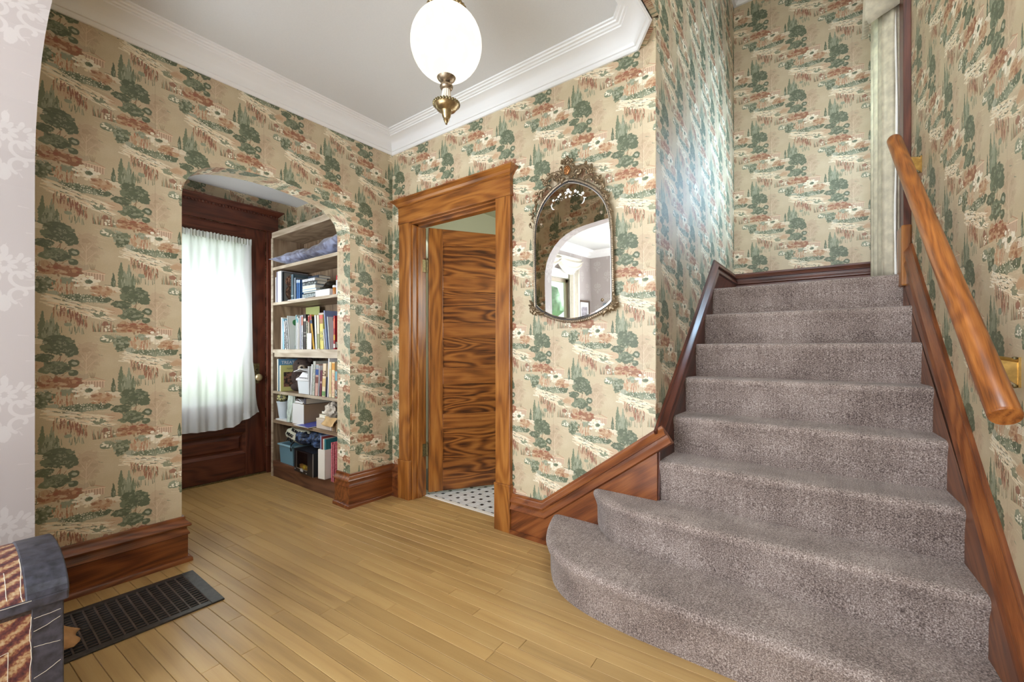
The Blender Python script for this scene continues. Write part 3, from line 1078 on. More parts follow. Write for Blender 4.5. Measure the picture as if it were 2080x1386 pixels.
# ------------------------------------------------------------------ oak door with its casing
d1 = structure(thing('door_1', 'x', 'door', (.66, 0, 0)), 'open golden oak five panel door in a moulded oak casing', 'door')
for x0, x1 in ((.117, .238), (1.085, 1.202)):
    mb = MB(); mb.box(x0, x1, -.030, 0, .297, 2.118)
    mb.build('casing', OAK['z'], d1, bevel=.004)
    mb = MB(); mb.box(x0 - .005, x1 + .003, -.037, 0, 0, .290); mb.box(x0 - .007, x1 + .005, -.039, 0, .286, .299)
    mb.build('plinth_block', OAK['z'], d1, bevel=.003)
mb = MB(); mb.box(.114, 1.206, -.034, 0, 2.118, 2.250)
mb.box(.112, 1.208, -.037, 0, 2.112, 2.120)
mb.build('head_board', OAK['x'], d1, bevel=.003)
CP = [(-.034, 2.236), (0, 2.236), (.001, 2.244), (.006, 2.248), (.010, 2.252), (.019, 2.266), (.036, 2.279), (.042, 2.282), (.042, 2.292), (-.034, 2.292)]
mb = MB(); mb.sweep([(.114, 0), (.114, -.036), (1.206, -.036), (1.206, 0)], CP)
mb.build('cornice', OAK['x'], d1)
mb = MB()
for k in range(150):
    x = .117 + k * (1.206 - .117) / 150
    mb.box(x, x + .0042, -.040, -.03, 2.2375, 2.2455)
mb.build('bead_strip', OAK['x'], d1, kind='stuff')
mb = MB(); mb.box(.235, .250, -.004, .13, 0, 2.100); mb.box(.249, .262, .040, .084, 0, 2.09)
mb.build('jamb', OAK['z'], d1, bevel=.002)
mb = MB(); mb.box(1.073, 1.087, -.004, .13, 0, 2.100); mb.box(1.060, 1.074, .040, .084, 0, 2.09)
mb.build('jamb', OAK['z'], d1, bevel=.002)
mb = MB(); mb.box(.235, 1.087, -.004, .13, 2.104, 2.118); mb.box(.262, 1.06, .040, .084, 2.090, 2.106)
mb.build('head_jamb', OAK['x'], d1, bevel=.002)
DH = Vector((.270, .140, 0))
DD = Vector((.521, .854, 0)).normalized()
DN = Vector((DD.y, -DD.x, 0))
dmap = lambda a, z, d: tuple(DH + DD * a + DN * d + Vector((0, 0, z)))
DZ = [(.265, .507), (.631, .870), (.999, 1.242), (1.360, 1.618), (1.732, 1.986)]
DWID = .79
leaf = MB()
for a0, a1 in ((0, .112), (DWID - .112, DWID)):
    leaf.box(a0, a1, .024, 2.104, 0, 1, fn=lambda a, z, d: dmap(a, z, -.04 + .04 * d))
leaf_o = leaf.build('door_stile', OAK['z'], d1, bevel=.002)
edges = [.024] + [z for p in DZ for z in p] + [2.104]
for k in range(0, len(edges), 2):
    mb = MB()
    mb.box(.112, DWID - .112, edges[k], edges[k + 1], 0, 1, fn=lambda a, z, d: dmap(a, z, -.04 + .04 * d))
    mb.build('rail', PANEL if k == 0 else OAKRAIL, d1, bevel=.002)
for z0, z1 in DZ:
    mb = MB()
    mb.box(.108, DWID - .108, z0 - .004, z1 + .004, 0, 1, fn=lambda a, z, d: dmap(a, z, -.034 + .020 * d))
    for a0, a1, q0, q1 in ((.110, .118, z0, z1), (DWID - .118, DWID - .110, z0, z1), (.11, DWID - .11, z0, z0 + .008), (.11, DWID - .11, z1 - .008, z1)):
        mb.box(a0, a1, q0, q1, 0, 1, fn=lambda a, z, d: dmap(a, z, -.016 + .009 * d))
    mb.build('panel', PANEL, d1)
for z in (1.80, .36):
    mb = MB()
    mb.lathe([(.007, z - .05), (.007, z + .05)], (.262, .130, 0), 10)
    mb.lathe([(.003, z + .05), (.008, z + .055), (.002, z + .066)], (.262, .130, 0), 10)
    mb.box(.2505, .258, .086, .13, z - .048, z + .048)
    mb.build('hinge', OLDBRASS, d1, smooth=True)

# ------------------------------------------------------------------ front door, dark stained, glazed
d2 = structure(thing('door_2', 'x', 'door', (-1.43, -.8, 0)), 'dark stained front door with a tall curtained pane and brass knob', 'door')
fx = -1.43
GY0, GY1, GZ0, GZ1 = -1.077, -.516, .655, 2.092
for y0, y1 in ((-1.245, GY0), (GY1, -.346)):
    mb = MB(); mb.box(fx - .045, fx, y0, y1, .012, 2.248)
    mb.build('door_stile', DARK['z'], d2, bevel=.003)
for z0, z1 in ((.012, .214), (.405, GZ0), (GZ1, 2.248)):
    mb = MB(); mb.box(fx - .045, fx, GY0, GY1, z0, z1)
    mb.build('rail', DARK['y'], d2, bevel=.003)
mb = MB()
mb.box(fx - .035, fx - .022, GY0 - .005, GY1 + .005, .21, .41)
y0, y1, z0, z1 = GY0, GY1, .214, .405
for k, (o_, i_, d0, d1_) in enumerate(((0, .022, -.002, -.018), (.034, .052, -.02, -.008))):
    ro = [(y0 + o_, z0 + o_), (y1 - o_, z0 + o_), (y1 - o_, z1 - o_), (y0 + o_, z1 - o_)]
    ri = [(y0 + i_, z0 + i_), (y1 - i_, z0 + i_), (y1 - i_, z1 - i_), (y0 + i_, z1 - i_)]
    for q in range(4):
        a, b, c, d = ro[q], ro[(q + 1) % 4], ri[(q + 1) % 4], ri[q]
        mb.add([(fx + d0, *a), (fx + d0, *b), (fx + d1_, *c), (fx + d1_, *d)], [(0, 1, 2, 3)])
    if k:
        mb.add([(fx + d1_, *p) for p in ri], [(0, 1, 2, 3)])
mb.build('panel', DARK['y'], d2)
mb = MB()
mb.box(fx - .03, fx - .024, GY0 - .01, GY1 + .01, GZ0 - .01, GZ1 + .01)
mb.build('pane', GLASS, d2)
mb = MB()
for a0, a1, b0, b1 in ((GY0, GY0 + .014, GZ0, GZ1), (GY1 - .014, GY1, GZ0, GZ1), (GY0, GY1, GZ0, GZ0 + .014), (GY0, GY1, GZ1 - .014, GZ1)):
    mb.box(fx - .022, fx - .004, a0, a1, b0, b1)
mb.build('glazing_bead', DARK['z'], d2)
mb = MB(); mb.box(fx + .0, fx + .028, -.343, -.252, .25, 2.250)
mb.build('casing', DARK['z'], d2, bevel=.004)
mb = MB(); mb.box(fx + .0, fx + .028, -1.375, -1.25, .25, 2.250)
mb.build('casing', DARK['z'], d2, bevel=.004)
mb = MB(); mb.box(fx, fx + .034, -.347, -.250, 0, .25)
mb.build('plinth_block', DARK['z'], d2, bevel=.003)
mb = MB(); mb.box(fx, fx + .034, -1.38, -1.25, 0, .25)
mb.build('plinth_block', DARK['z'], d2, bevel=.003)
mb = MB(); mb.box(fx, fx + .032, -1.385, -.244, 2.250, 2.405)
mb.build('head_board', DARK['y'], d2, bevel=.003)
mb = MB()
CP2 = [(-.03, 2.392), (.002, 2.392), (.008, 2.402), (.014, 2.408), (.028, 2.424), (.038, 2.430), (.038, 2.440), (-.03, 2.440)]
mb.sweep([(fx, -1.385), (fx + .033, -1.385), (fx + .033, -.244), (fx, -.244)], CP2)
mb.build('cornice', DARK['y'], d2)
mb = MB()
for k in range(46):
    y = -1.385 + k * (1.14 / 46)
    mb.box(fx + .03, fx + .045, y, y + .013, 2.378, 2.394)
mb.build('dentils', DARK['y'], d2, kind='stuff')
mb = MB(); mb.box(fx - .05, fx + .02, -1.25, -.34, -.004, .012)
mb.build('threshold', OLDBRASS, d2)
mb = MB()
mb.box(fx, fx + .004, -.464, -.399, .836, 1.018)
ep = mb.build('escutcheon', OLDBRASS, d2, bevel=.0015)
mb = MB()
kf = lambda x, y, z: (fx + z, -.424 + x, .892 + y)
mb.lathe([(.012, .0), (.012, .03), (.02, .034), (.030, .040), (.033, .050), (.030, .060), (.022, .066), (.012, .068), (.001, .068)], n=20, fn=kf)
mb.build('knob', flat('worn_brass_knob', (206, 190, 150), .35, .8), d2, smooth=True)
mb = MB()
kf2 = lambda x, y, z: (fx + z, -.424 + x, .962 + y)
mb.lathe([(.015, .003), (.015, .008), (.009, .009), (.008, .005)], n=16, fn=kf2)
mb.build('keyhole_ring', OLDBRASS, ep)
mb = MB()
mb.lathe([(.008, .0045), (.008, .006)], n=16, fn=kf2)
mb.build('keyhole', BLACK, ep)


# ------------------------------------------------------------------ carpeted stairs
stairs = thing('staircase', 'straight flight of eight stairs in heather brown carpet, bottom two with rounded ends', 'staircase', (2.6, .2, 0))
RISE, GO = .197, .2215
ex = lambda y: 3.203 - .06 * y
for k in range(3, 9):
    y0, zt = -.010 + GO * (k - 3), RISE * k
    zb = zt - RISE
    y1 = y0 + GO + .03 if k < 8 else 1.985
    prof = [(y0 + .026, zb - .02), (y0 + .020, zb), (y0 + .013, zt - .075), (y0 + .004, zt - .045), (y0 - .002, zt - .030), (y0 - .003, zt - .020), (y0 + .001, zt - .010), (y0 + .009, zt - .003), (y0 + .022, zt), (y0 + .05, zt + .001), (y1, zt - .001)]
    mb = MB()
    n = 34
    x0 = 2.128
    vs, fs = [], []
    for i in range(n):
        for (y, z) in prof:
            x = x0 + (ex(y) - x0) * i / (n - 1)
            w = .0035 * mnoise.noise((x * 2.4, k * 3.1, 0)) * (1 if z > zb + .02 else 0)
            vs.append((x, y + w, z + .5 * w))
    m = len(prof)
    for i in range(n - 1):
        for j in range(m - 1):
            fs.append((i * m + j, i * m + j + 1, (i + 1) * m + j + 1, (i + 1) * m + j))
    mb.add(vs, fs)
    mb.build('step' if k < 8 else 'landing', CARPET, stairs, smooth=True)


def resample(pts, step):
    out = [Vector(pts[0])]
    for p, q in zip(pts, pts[1:]):
        p, q = Vector(p), Vector(q)
        m = max(1, int((q - p).length / step))
        for i in range(1, m + 1):
            out.append(p + (q - p) * i / m)
    return out


def smooth_pts(pts, it=3):
    for _ in range(it):
        pts = [pts[0]] + [(pts[i - 1] + pts[i] * 2 + pts[i + 1]) / 4 for i in range(1, len(pts) - 1)] + [pts[-1]]
    return pts


OUT = {1: [(1.545, -.026), (1.565, -.09), (1.60, -.17), (1.655, -.28), (1.73, -.375), (1.83, -.445), (1.98, -.494), (2.2, -.512), (2.5, -.516), (2.9, -.516), (3.235, -.516)],
       2: [(1.800, -.026), (1.812, -.06), (1.838, -.095), (1.88, -.13), (1.935, -.162), (2.0, -.188), (2.076, -.205), (2.33, -.215), (2.7, -.222), (3.218, -.230)]}
for k in (1, 2):
    P = smooth_pts(resample(OUT[k], .03), 6)
    zt, zb = RISE * k, RISE * (k - 1)
    rings = [(-.004, zb - .002), (.0, zb + .02), (.002, zt - .09), (.010, zt - .062), (.019, zt - .042), (.024, zt - .026), (.022, zt - .013), (.013, zt - .004), (-.004, zt), (-.04, zt + .001)]
    mb = MB()
    vs = []
    for i, p in enumerate(P):
        t = (P[min(i + 1, len(P) - 1)] - P[max(i - 1, 0)]).normalized()
        nrm = Vector((t.y, -t.x))
        for d, z in rings:
            q = p + nrm * d
            w = .003 * mnoise.noise((q.x * 2.6, q.y * 2.6, k * 5))
            vs.append((q.x + nrm.x * w, min(q.y + nrm.y * w, -.024), z + w * .4))
    m = len(rings)
    fs = []
    for i in range(len(P) - 1):
        for j in range(m - 1):
            fs.append((i * m + j, (i + 1) * m + j, (i + 1) * m + j + 1, i * m + j + 1))
    # tread: from the inner ring straight back
    base = len(vs)
    for i, p in enumerate(P):
        v = vs[i * m + m - 1]
        yb = -.022 if v[0] < 2.13 else .03 + (.0 if k == 2 else -.18)
        if k == 1 and v[0] >= 2.13:
            yb = -.16
        vs.append((v[0], max(yb, v[1]), zt))
    for i in range(len(P) - 1):
        fs.append((i * m + m - 1, (i + 1) * m + m - 1, base + i + 1, base + i))
    mb.add(vs, fs)
    mb.build('rounded_step', CARPET, stairs, smooth=True)

# ------------------------------------------------------------------ handrail on the right wall
hr = thing('handrail', 'round oak handrail on brass brackets along the right wall of the stairs', 'handrail', mapE(0, 1.3, .09))
hd = .09
P0, P1 = Vector(mapE(-.611, .985, hd)), Vector(mapE(.930, 2.281, hd))
mb = MB()
dirv = (P1 - P0).normalized()
rr = [.0285, .0308, .0315] + [.0315] * 30 + [.031, .028, .020, .008]
ts = [0, .0015, .004] + [.004 + (1.0 - .004 - .016) * i / 30 for i in range(1, 31)] + [.990, .9955, .999, 1.0]
mb.tube([P0 + (P1 - P0) * t for t in ts], rr, 22)
mb.build('rail', RAILM, hr, smooth=True)
for s in (-.375, .81):
    zc = .985 + .841 * (s + .611)
    mb = MB()
    mb.box(s - .008, s + .008, zc - .140, zc - .056, 0, .005, fn=lambda a, b, c: mapE(a, b, c))
    mb.prism([(.002, zc - .136), (.002, zc - .066), (hd - .020, zc - .058), (hd - .020, zc - .078)], lambda a, b, d: mapE(s + d, b, a), -.003, .003)
    mb.tube([mapE(s, zc - .066, .004), mapE(s, zc - .050, hd - .010), mapE(s, zc - .028, hd)], .006, 8)
    br = mb.build('bracket', BRASS, hr, smooth=True)
    for dz in (-.136, -.060):
        mb = MB()
        mb.ball(mapE(s, zc + dz, .010), .007, .006, .006, 10, 6)
        mb.build('screw', OLDBRASS, br, smooth=True)

# ------------------------------------------------------------------ landing window, curtain and valance
w1 = structure(thing('window_1', 'x', 'window', mapE(1.58, 2.8, 0)), 'tall window with dark oak casing lighting the stair landing', 'window')
for s0, s1, z0, z1 in ((1.16, 1.30, 1.82, 3.85), (1.76, 1.88, 1.82, 3.85), (1.14, 1.9, 3.75, 3.90)):
    mb = MB(); mb.box(s0, s1, z0, z1, .0, .028, fn=lambda a, b, d: mapE(a, b, d))
    mb.build('casing', BASE['z'], w1, bevel=.003)
mb = MB(); mb.box(1.05, 1.165, 1.56, 4.18, .0, .034, fn=lambda a, b, d: mapE(a, b, d))
mb.build('casing', DARK['z'], w1, bevel=.003)
mb = MB(); mb.box(1.030, 1.175, 1.50, 1.835, .0, .045, fn=lambda a, b, d: mapE(a, b, d))
mb.build('plinth_block', OAK['z'], w1, bevel=.008)
mb = MB(); mb.box(1.26, 1.9, 1.93, 1.98, -.02, .035, fn=lambda a, b, d: mapE(a, b, d))
mb.build('sill', BASE['y'], w1, bevel=.003)
mb = MB()
for z0, z1 in ((1.98, 2.04), (2.84, 2.89), (3.69, 3.75)):
    mb.box(1.30, 1.76, z0, z1, -.10, -.06, fn=lambda a, b, d: mapE(a, b, d))
for s0, s1 in ((1.30, 1.345), (1.715, 1.76)):
    mb.box(s0, s1, 1.98, 3.75, -.10, -.06, fn=lambda a, b, d: mapE(a, b, d))
mb.build('sash', BASE['z'], w1)
mb = MB(); mb.box(1.34, 1.72, 2.0, 3.72, -.085, -.080, fn=lambda a, b, d: mapE(a, b, d))
mb.build('pane', GLASS, w1)

folds = lambda t, a, f, ph=0: a * math.sin(f * t + ph) + .45 * a * math.sin(1.73 * f * t + 1.1 + ph)


def drape(u, v):
    """the panel returns to the wall at its near edge, then runs along the window in soft folds"""
    if u < .45:
        t = u / .45
        sgn = 1.185 + .012 * math.sin(t * 9.0) + .010 * math.cos(t * 4 + 1.5 * v)
        return mapE(sgn + .012 * math.sin(t * PI), 1.58 + 2.3 * v, .010 + .098 * t)
    t = (u - .45) / .55
    return mapE(1.20 + .28 * t, 1.58 + 2.3 * v, .108 + .022 * math.sin(t * 14 + .6 * v) * min(1, t * 5))


mb = MB()
mb.grid(60, 20, drape)
ct = mb.build('landing_curtain', DRAPE, None, smooth=True, solid=.002)
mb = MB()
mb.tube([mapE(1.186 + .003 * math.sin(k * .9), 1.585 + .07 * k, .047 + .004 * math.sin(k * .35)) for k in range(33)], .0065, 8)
mb.build('lit_fold_edge', flat('lit_fold_white', (244, 242, 236), .4), ct, smooth=True)  # bright daylit edge of the fold, put in as a white strip
tag(ct, 'cream brocade curtain hanging to the carpet at the stair landing', 'curtain')


def pelmet(u, v):
    if u < .3:
        t = u / .3
        return mapE(1.150 + .004 * math.sin(7 * t), 3.115 + .030 * (1 - t) - .05 * t + .9 * v, .012 + (.165 - .030 * v) * t)
    t = (u - .3) / .7
    return mapE(1.150 + .16 * t, 3.095 - .02 * t + .94 * v, .177 - .030 * v + .014 * math.sin(t * 40))


mb = MB()
mb.grid(60, 10, pelmet)
va = mb.build('landing_valance', DRAPE, None, smooth=True, solid=.002)
tag(va, 'gathered cream valance above the landing curtain', 'valance')

# ------------------------------------------------------------------ sheer curtain on the front door
HEM = [(-1.26, .455), (-1.0, .463), (-.896, .463), (-.83, .458), (-.754, .462), (-.70, .464), (-.641, .470), (-.58, .500), (-.523, .530), (-.47, .555), (-.428, .574)]


def hem_z(y):
    for (a, za), (b, zb) in zip(HEM, HEM[1:]):
        if y <= b:
            return za + (zb - za) * (y - a) / (b - a)
    return HEM[-1][1]


def door_sheer(u, v):
    # v = 0 at the rod, 1 at the hem; the leading edge swings out towards the jamb low down
    yr = -.482 + (.010 * v if v < .75 else .0075 + .054 * ((v - .75) / .25) ** 1.3)
    if .70 < v < .88:
        yr += .012 * math.sin((v - .70) / .18 * PI)
    y = -1.20 + (yr + 1.20) * u
    zb = hem_z(y)
    z = 2.132 + (zb - 2.132) * v
    amp = .006 + .014 * v
    d = amp * math.sin(46 * y + 1.4 * math.sin(2.2 * v + y * 5)) + .5 * amp * math.sin(97 * y + 2 * v) + .028 * v * v
    if v < .03:
        d += .004 * math.sin(230 * y)
    return (fx + .030 + d, y, z)


mb = MB()
mb.grid(150, 40, door_sheer)
dc = thing('door_curtain', 'gathered white sheer curtain hanging over the front door glass', 'curtain', (fx + .03, -.8, 2.13))
mb.build('sheer_panel', SHEER, dc, smooth=True)
mb = MB()
mb.grid(150, 3, lambda u, v: tuple(Vector(door_sheer(u, .962 + .038 * v)) + Vector((.0015, 0, 0))))
mb.build('hem', SHEER, dc, smooth=True)
mb = MB()
mb.grid(150, 3, lambda u, v: (fx + .036 + .004 * math.sin(u * 190) + .002 * math.sin(u * 71), -1.20 + .718 * u, 2.138 - .052 * v + .004 * math.sin(u * 160)))
mb.build('rod_pocket', cloth('gathered_sheer_heading', (206, 208, 200), .25, 0, .1), dc, smooth=True)
mb = MB()
mb.tube([(fx + .022, -1.21, 2.118), (fx + .022, -.478, 2.118)], .005, 8)
mb.build('rod', BRASS, dc, smooth=True)

# ------------------------------------------------------------------ mirror
mir = thing('wall_mirror', 'arched mirror in a twisted rope frame with a carved scroll crest', 'mirror', (1.635, -.02, 1.7))
G = [(1.623, 2.106), (1.590, 2.100), (1.557, 2.088), (1.524, 2.072), (1.493, 2.051), (1.467, 2.028), (1.446, 2.003), (1.426, 1.970), (1.410, 1.935), (1.398, 1.895), (1.391, 1.845), (1.388, 1.79), (1.387, 1.70), (1.387, 1.59), (1.388, 1.49), (1.390, 1.400),
     (1.418, 1.376), (1.450, 1.357), (1.486, 1.340), (1.524, 1.326), (1.562, 1.316), (1.600, 1.310), (1.640, 1.307), (1.680, 1.309), (1.718, 1.315), (1.756, 1.325), (1.794, 1.339), (1.830, 1.356), (1.862, 1.375), (1.888, 1.397),
     (1.888, 1.49), (1.887, 1.59), (1.886, 1.70), (1.884, 1.79), (1.879, 1.845), (1.870, 1.893), (1.857, 1.930), (1.838, 1.966), (1.814, 1.998), (1.786, 2.026), (1.754, 2.050), (1.720, 2.070), (1.686, 2.087), (1.652, 2.100)]
TILT = math.radians(1.15)


def mm(x, z, d):
    """mirror coordinates: the top leans slightly off the wall"""
    return (x, -.012 - d - (z - 1.307) * math.sin(TILT), z)


cx0, cz0 = 1.637, 1.70
inset = lambda k: [(x + (cx0 - x) * k, z + (cz0 - z) * k) for x, z in G]
mb = MB(); mb.prism(inset(.0), lambda a, b, d: mm(a, b, d), -.004, .004)
mb.build('backing', BLACK, mir)
mb = MB()
gi = inset(.05)
mb.add([mm(x, z, .0125) for x, z in gi], [tuple(range(len(gi)))])
mb.build('mirror_glass', MIRROR, mir, fix=False)
mb = MB()
go = inset(.012)
n = len(gi)
vs = [mm(x, z, .0125) for x, z in gi] + [mm(x, z, .0085) for x, z in go]
mb.add(vs, [(i, (i + 1) % n, (i + 1) % n + n, i + n) for i in range(n)])
mb.build('bevelled_edge', MIRROR_EDGE, mir)
loop = [Vector((x, 0, z)) for x, z in G]
dense = []
for i in range(n):
    p, q = loop[i], loop[(i + 1) % n]
    m = max(1, int((q - p).length / .0028))
    dense += [p + (q - p) * j / m for j in range(m)]
for _ in range(4):
    dense = [(dense[i - 1] + dense[i] * 2 + dense[(i + 1) % len(dense)]) / 4 for i in range(len(dense))]
mb = MB()
mb.tube([mm(p.x, p.z, .010) for p in dense], .0088, 8, closed=True, twist=(.17, 3, 2 * PI * .0028 / .0115), up=(0, 1, 0))
mb.build('rope_border', PEWTER, mir, smooth=True)
mb = MB()
gin = [(p.x + (cx0 - p.x) * .022, p.z + (cz0 - p.z) * .022) for p in dense[::4]]
mb.tube([mm(x, z, .013) for x, z in gin], .0035, 6, closed=True, up=(0, 1, 0))
mb.build('inner_bead', IRON, mir, smooth=True)


def scroll_pts(c, r0, r1, a0, a1, n=22, sx=1):
    out = []
    for i in range(n):
        t = i / (n - 1)
        a = a0 + (a1 - a0) * t
        r = r0 + (r1 - r0) * t
        out.append((c[0] + sx * r * math.cos(a), c[1] + r * math.sin(a)))
    return out


def taper(n, r):
    return [r * (.55 + .6 * math.sin(PI * (.12 + .85 * i / (n - 1)))) for i in range(n)]


cr = MB()
CXX = 1.621


def scr(c, r0, r1, a0, a1, w, sx, d=.016, n=22):
    pts = scroll_pts((CXX + sx * c[0], c[1]), r0, r1, a0, a1, n, sx)
    cr.tube([mm(x, z, d + .004 * math.sin(9 * i / n)) for i, (x, z) in enumerate(pts)], taper(n, w * 1.25), 7, up=(0, 1, 0))
    pts2 = scroll_pts((CXX + sx * c[0], c[1]), r0 * .78, r1 * .78, a0 + .25, a1, n, sx)
    cr.tube([mm(x, z, d + .006) for x, z in pts2], taper(n, w * .6), 6, up=(0, 1, 0))


def flower(x, z, r, d=.022):
    for k in range(5):
        a = k * 2 * PI / 5 + .4
        cr.ball(mm(x + r * .62 * math.cos(a), z + r * .62 * math.sin(a), d), r * .56, r * .42, r * .56, 8, 5)
    cr.ball(mm(x, z, d + .004), r * .32, r * .3, r * .32, 8, 5)


def leafy(x, z, a, L, w, d=.016):
    pts = [(x + L * t * math.cos(a + .5 * t), z + L * t * math.sin(a + .5 * t)) for t in [i / 7 for i in range(8)]]
    cr.tube([mm(p, q, d + .007 * math.sin(PI * i / 7)) for i, (p, q) in enumerate(pts)], [1.45 * w * max(.12, math.sin(PI * min(.97, .16 + .84 * i / 7))) for i in range(8)], 7, up=(0, 1, 0))


for sx in (-1, 1):
    m = lambda a: a if sx > 0 else PI - a
    scr((.066, 2.132), .030, .008, 2.9, -2.2, .0085, sx)            # C scroll by the medallion
    scr((.098, 2.100), .058, .050, 2.2, .25, .0085, sx)             # long arch of the scroll
    scr((.050, 2.114), .016, .004, -1.0, 3.6, .0065, sx)
    flower(CXX + sx * .143, 2.116, .017)
    leafy(CXX + sx * .150, 2.128, m(1.0), .030, .006)
    scr((.135, 2.062), .036, .018, 2.6, .2, .0065, sx)
    scr((.172, 2.055), .028, .006, 1.9, -1.8, .0065, sx)
    leafy(CXX + sx * .160, 2.075, m(-.9), .052, .007)
    leafy(CXX + sx * .190, 2.050, m(-.6), .030, .006)
    scr((.205, 2.018), .020, .005, 2.2, -2.2, .006, sx)
    leafy(CXX + sx * .208, 2.005, m(-1.0), .050, .007)
    flower(CXX + sx * .226, 1.972, .011)
    scr((.226, 1.952), .018, .005, 2.0, -2.0, .0055, sx)
    leafy(CXX + sx * .236, 1.940, m(-1.3), .042, .006)
    leafy(CXX + sx * .246, 1.955, m(.2), .016, .005)
    leafy(CXX + sx * .254, 1.905, m(-1.5), .040, .0055)
    leafy(CXX + sx * .196, 2.066, m(.4), .022, .006)
    leafy(CXX + sx * .113, 2.158, m(.6), .024, .006)
    leafy(CXX + sx * .030, 2.196, m(1.9), .030, .006)
    scr((.022, 2.198), .016, .004, .2, 4.4, .0055, sx)
    leafy(CXX + sx * .034, 2.186, m(-1.2), .034, .007)
    leafy(CXX + sx * .012, 2.118, m(-.4), .04, .007)
    leafy(CXX + sx * .010, 2.210, m(1.3), .020, .005)
cr.ball(mm(CXX, 2.230, .018), .0095, .008, .0095, 10, 6)
cr.ball(mm(CXX, 2.212, .020), .012, .008, .010, 10, 6)
cr.build('crest', BRONZE, mir, smooth=True)
mb = MB()
mb.ball(mm(CXX, 2.158, .016), .022, .010, .027, 16, 9, fn=lambda x, y, z: 1 + .10 * math.sin(9 * x) * math.cos(8 * z))
for k in range(5):
    mb.ball(mm(CXX + .009 * math.cos(k * 1.26), 2.158 + .011 * math.sin(k * 1.26), .027), .006, .004, .006, 8, 5)
mb.build('medallion', flat('copper_medallion', (168, 116, 72), .4, .8, noise=.3, scale=160), mir, smooth=True)
mb = MB()
ring = [(CXX + .027 * math.cos(k * PI / 14), 2.158 + .032 * math.sin(k * PI / 14)) for k in range(28)]
for x, z in ring:
    mb.ball(mm(x, z, .018), .0035, .0035, .0035, 6, 4)
mb.build('beaded_ring', BRONZE, mir, smooth=True)
for sx in (-1, 1):
    cr = MB()
    bx = 1.388 if sx < 0 else 1.889
    m = lambda a: a if sx > 0 else PI - a
    flower(bx + sx * .006, 1.392, .014)
    for k, a in enumerate((-2.3, -1.9, -1.5, -.9, -.2, .6, 1.1)):
        leafy(bx + sx * (.004 - .006 * (k < 3)), 1.388 - .004 * k * (k < 3), m(a), .034 + .016 * (k in (0, 6)), .0065)
    CXX = bx
    scr((.010, 1.382), .018, .005, 2.4, -2.4, .006, sx)
    scr((-.020, 1.366), .014, .004, .8, 4.6, .0055, sx)
    leafy(bx - sx * .028, 1.362, m(-2.7), .050, .007)
    leafy(bx + sx * .010, 1.41, m(1.4), .045, .006)
    cr.build('corner_ornament', BRONZE, mir, smooth=True)
for x, z in ((1.824, 1.884), (1.440, 1.887), (1.441, 1.419), (1.828, 1.415)):
    mb = MB()
    mb.lathe([(.0095, .012), (.0095, .0145), (.007, .0165), (.0065, .016), (.004, .018), (.001, .0185)], n=16, fn=lambda a, b, c: mm(x + a, z + b, c))
    mb.build('rosette_screw', PEWTER, mir, smooth=True)
mb = MB()
FL = [(1.623, 2.046, 7), (1.616, 2.032, 5), (1.634, 2.034, 5), (1.669, 2.032, 6), (1.685, 2.022, 5), (1.716, 2.010, 6), (1.573, 2.032, 5), (1.561, 2.022, 5), (1.525, 2.008, 5), (1.634, 2.010, 5), (1.609, 2.009, 4), (1.658, 2.009, 3), (1.680, 2.003, 3), (1.649, 2.012, 2), (1.668, 2.014, 2), (1.587, 2.006, 3), (1.575, 2.010, 3), (1.570, 1.999, 2), (1.581, 1.997, 3), (1.594, 2.000, 2), (1.560, 2.006, 3), (1.553, 1.998, 2)]


def disc(x, z, r):
    k = 8
    mb.add([mm(x + r * math.cos(a * 2 * PI / k), z + r * math.sin(a * 2 * PI / k), .0128) for a in range(k)], [tuple(range(k))])


for x, z, s in FL:
    r = s * .00115
    for k in range(5 if s > 3 else 1):
        a = k * 2 * PI / 5
        disc(x + (r * .8 * math.cos(a) if s > 3 else 0), z + (r * .8 * math.sin(a) if s > 3 else 0), r * .55 if s > 3 else r * .6)


def stroke(pts, w):
    for i, (p, q) in enumerate(zip(pts, pts[1:])):
        d = Vector((q[0] - p[0], q[1] - p[1])).normalized() * w * (.35 + .65 * math.sin(PI * (i + .7) / len(pts)))
        mb.add([mm(p[0] - d.y, p[1] + d.x, .0128), mm(q[0] - d.y, q[1] + d.x, .0128), mm(q[0] + d.y, q[1] - d.x, .0128), mm(p[0] + d.y, p[1] - d.x, .0128)], [(0, 1, 2, 3)])


stroke(scroll_pts((1.700, 1.974), .026, .022, .7, -1.2, 12), .0032)
stroke(scroll_pts((1.538, 1.976), .026, .022, 2.4, 4.5, 12), .0032)
for a, b in (((1.60, 2.034), (1.610, 2.040)), ((1.636, 2.026), (1.648, 2.032)), ((1.690, 2.010), (1.706, 2.001)), ((1.536, 2.004), (1.552, 2.012)), ((1.720, 1.985), (1.736, 1.982)), ((1.508, 1.981), (1.520, 1.984)), ((1.606, 2.022), (1.612, 2.030)), ((1.642, 2.020), (1.640, 2.028)), ((1.700, 2.006), (1.712, 1.996))):
    stroke([(a[0] + (b[0] - a[0]) * t, a[1] + (b[1] - a[1]) * t) for t in (0, .25, .5, .75, 1)], .0028)
mb.build('etched_flowers', ETCH, mir, fix=False)

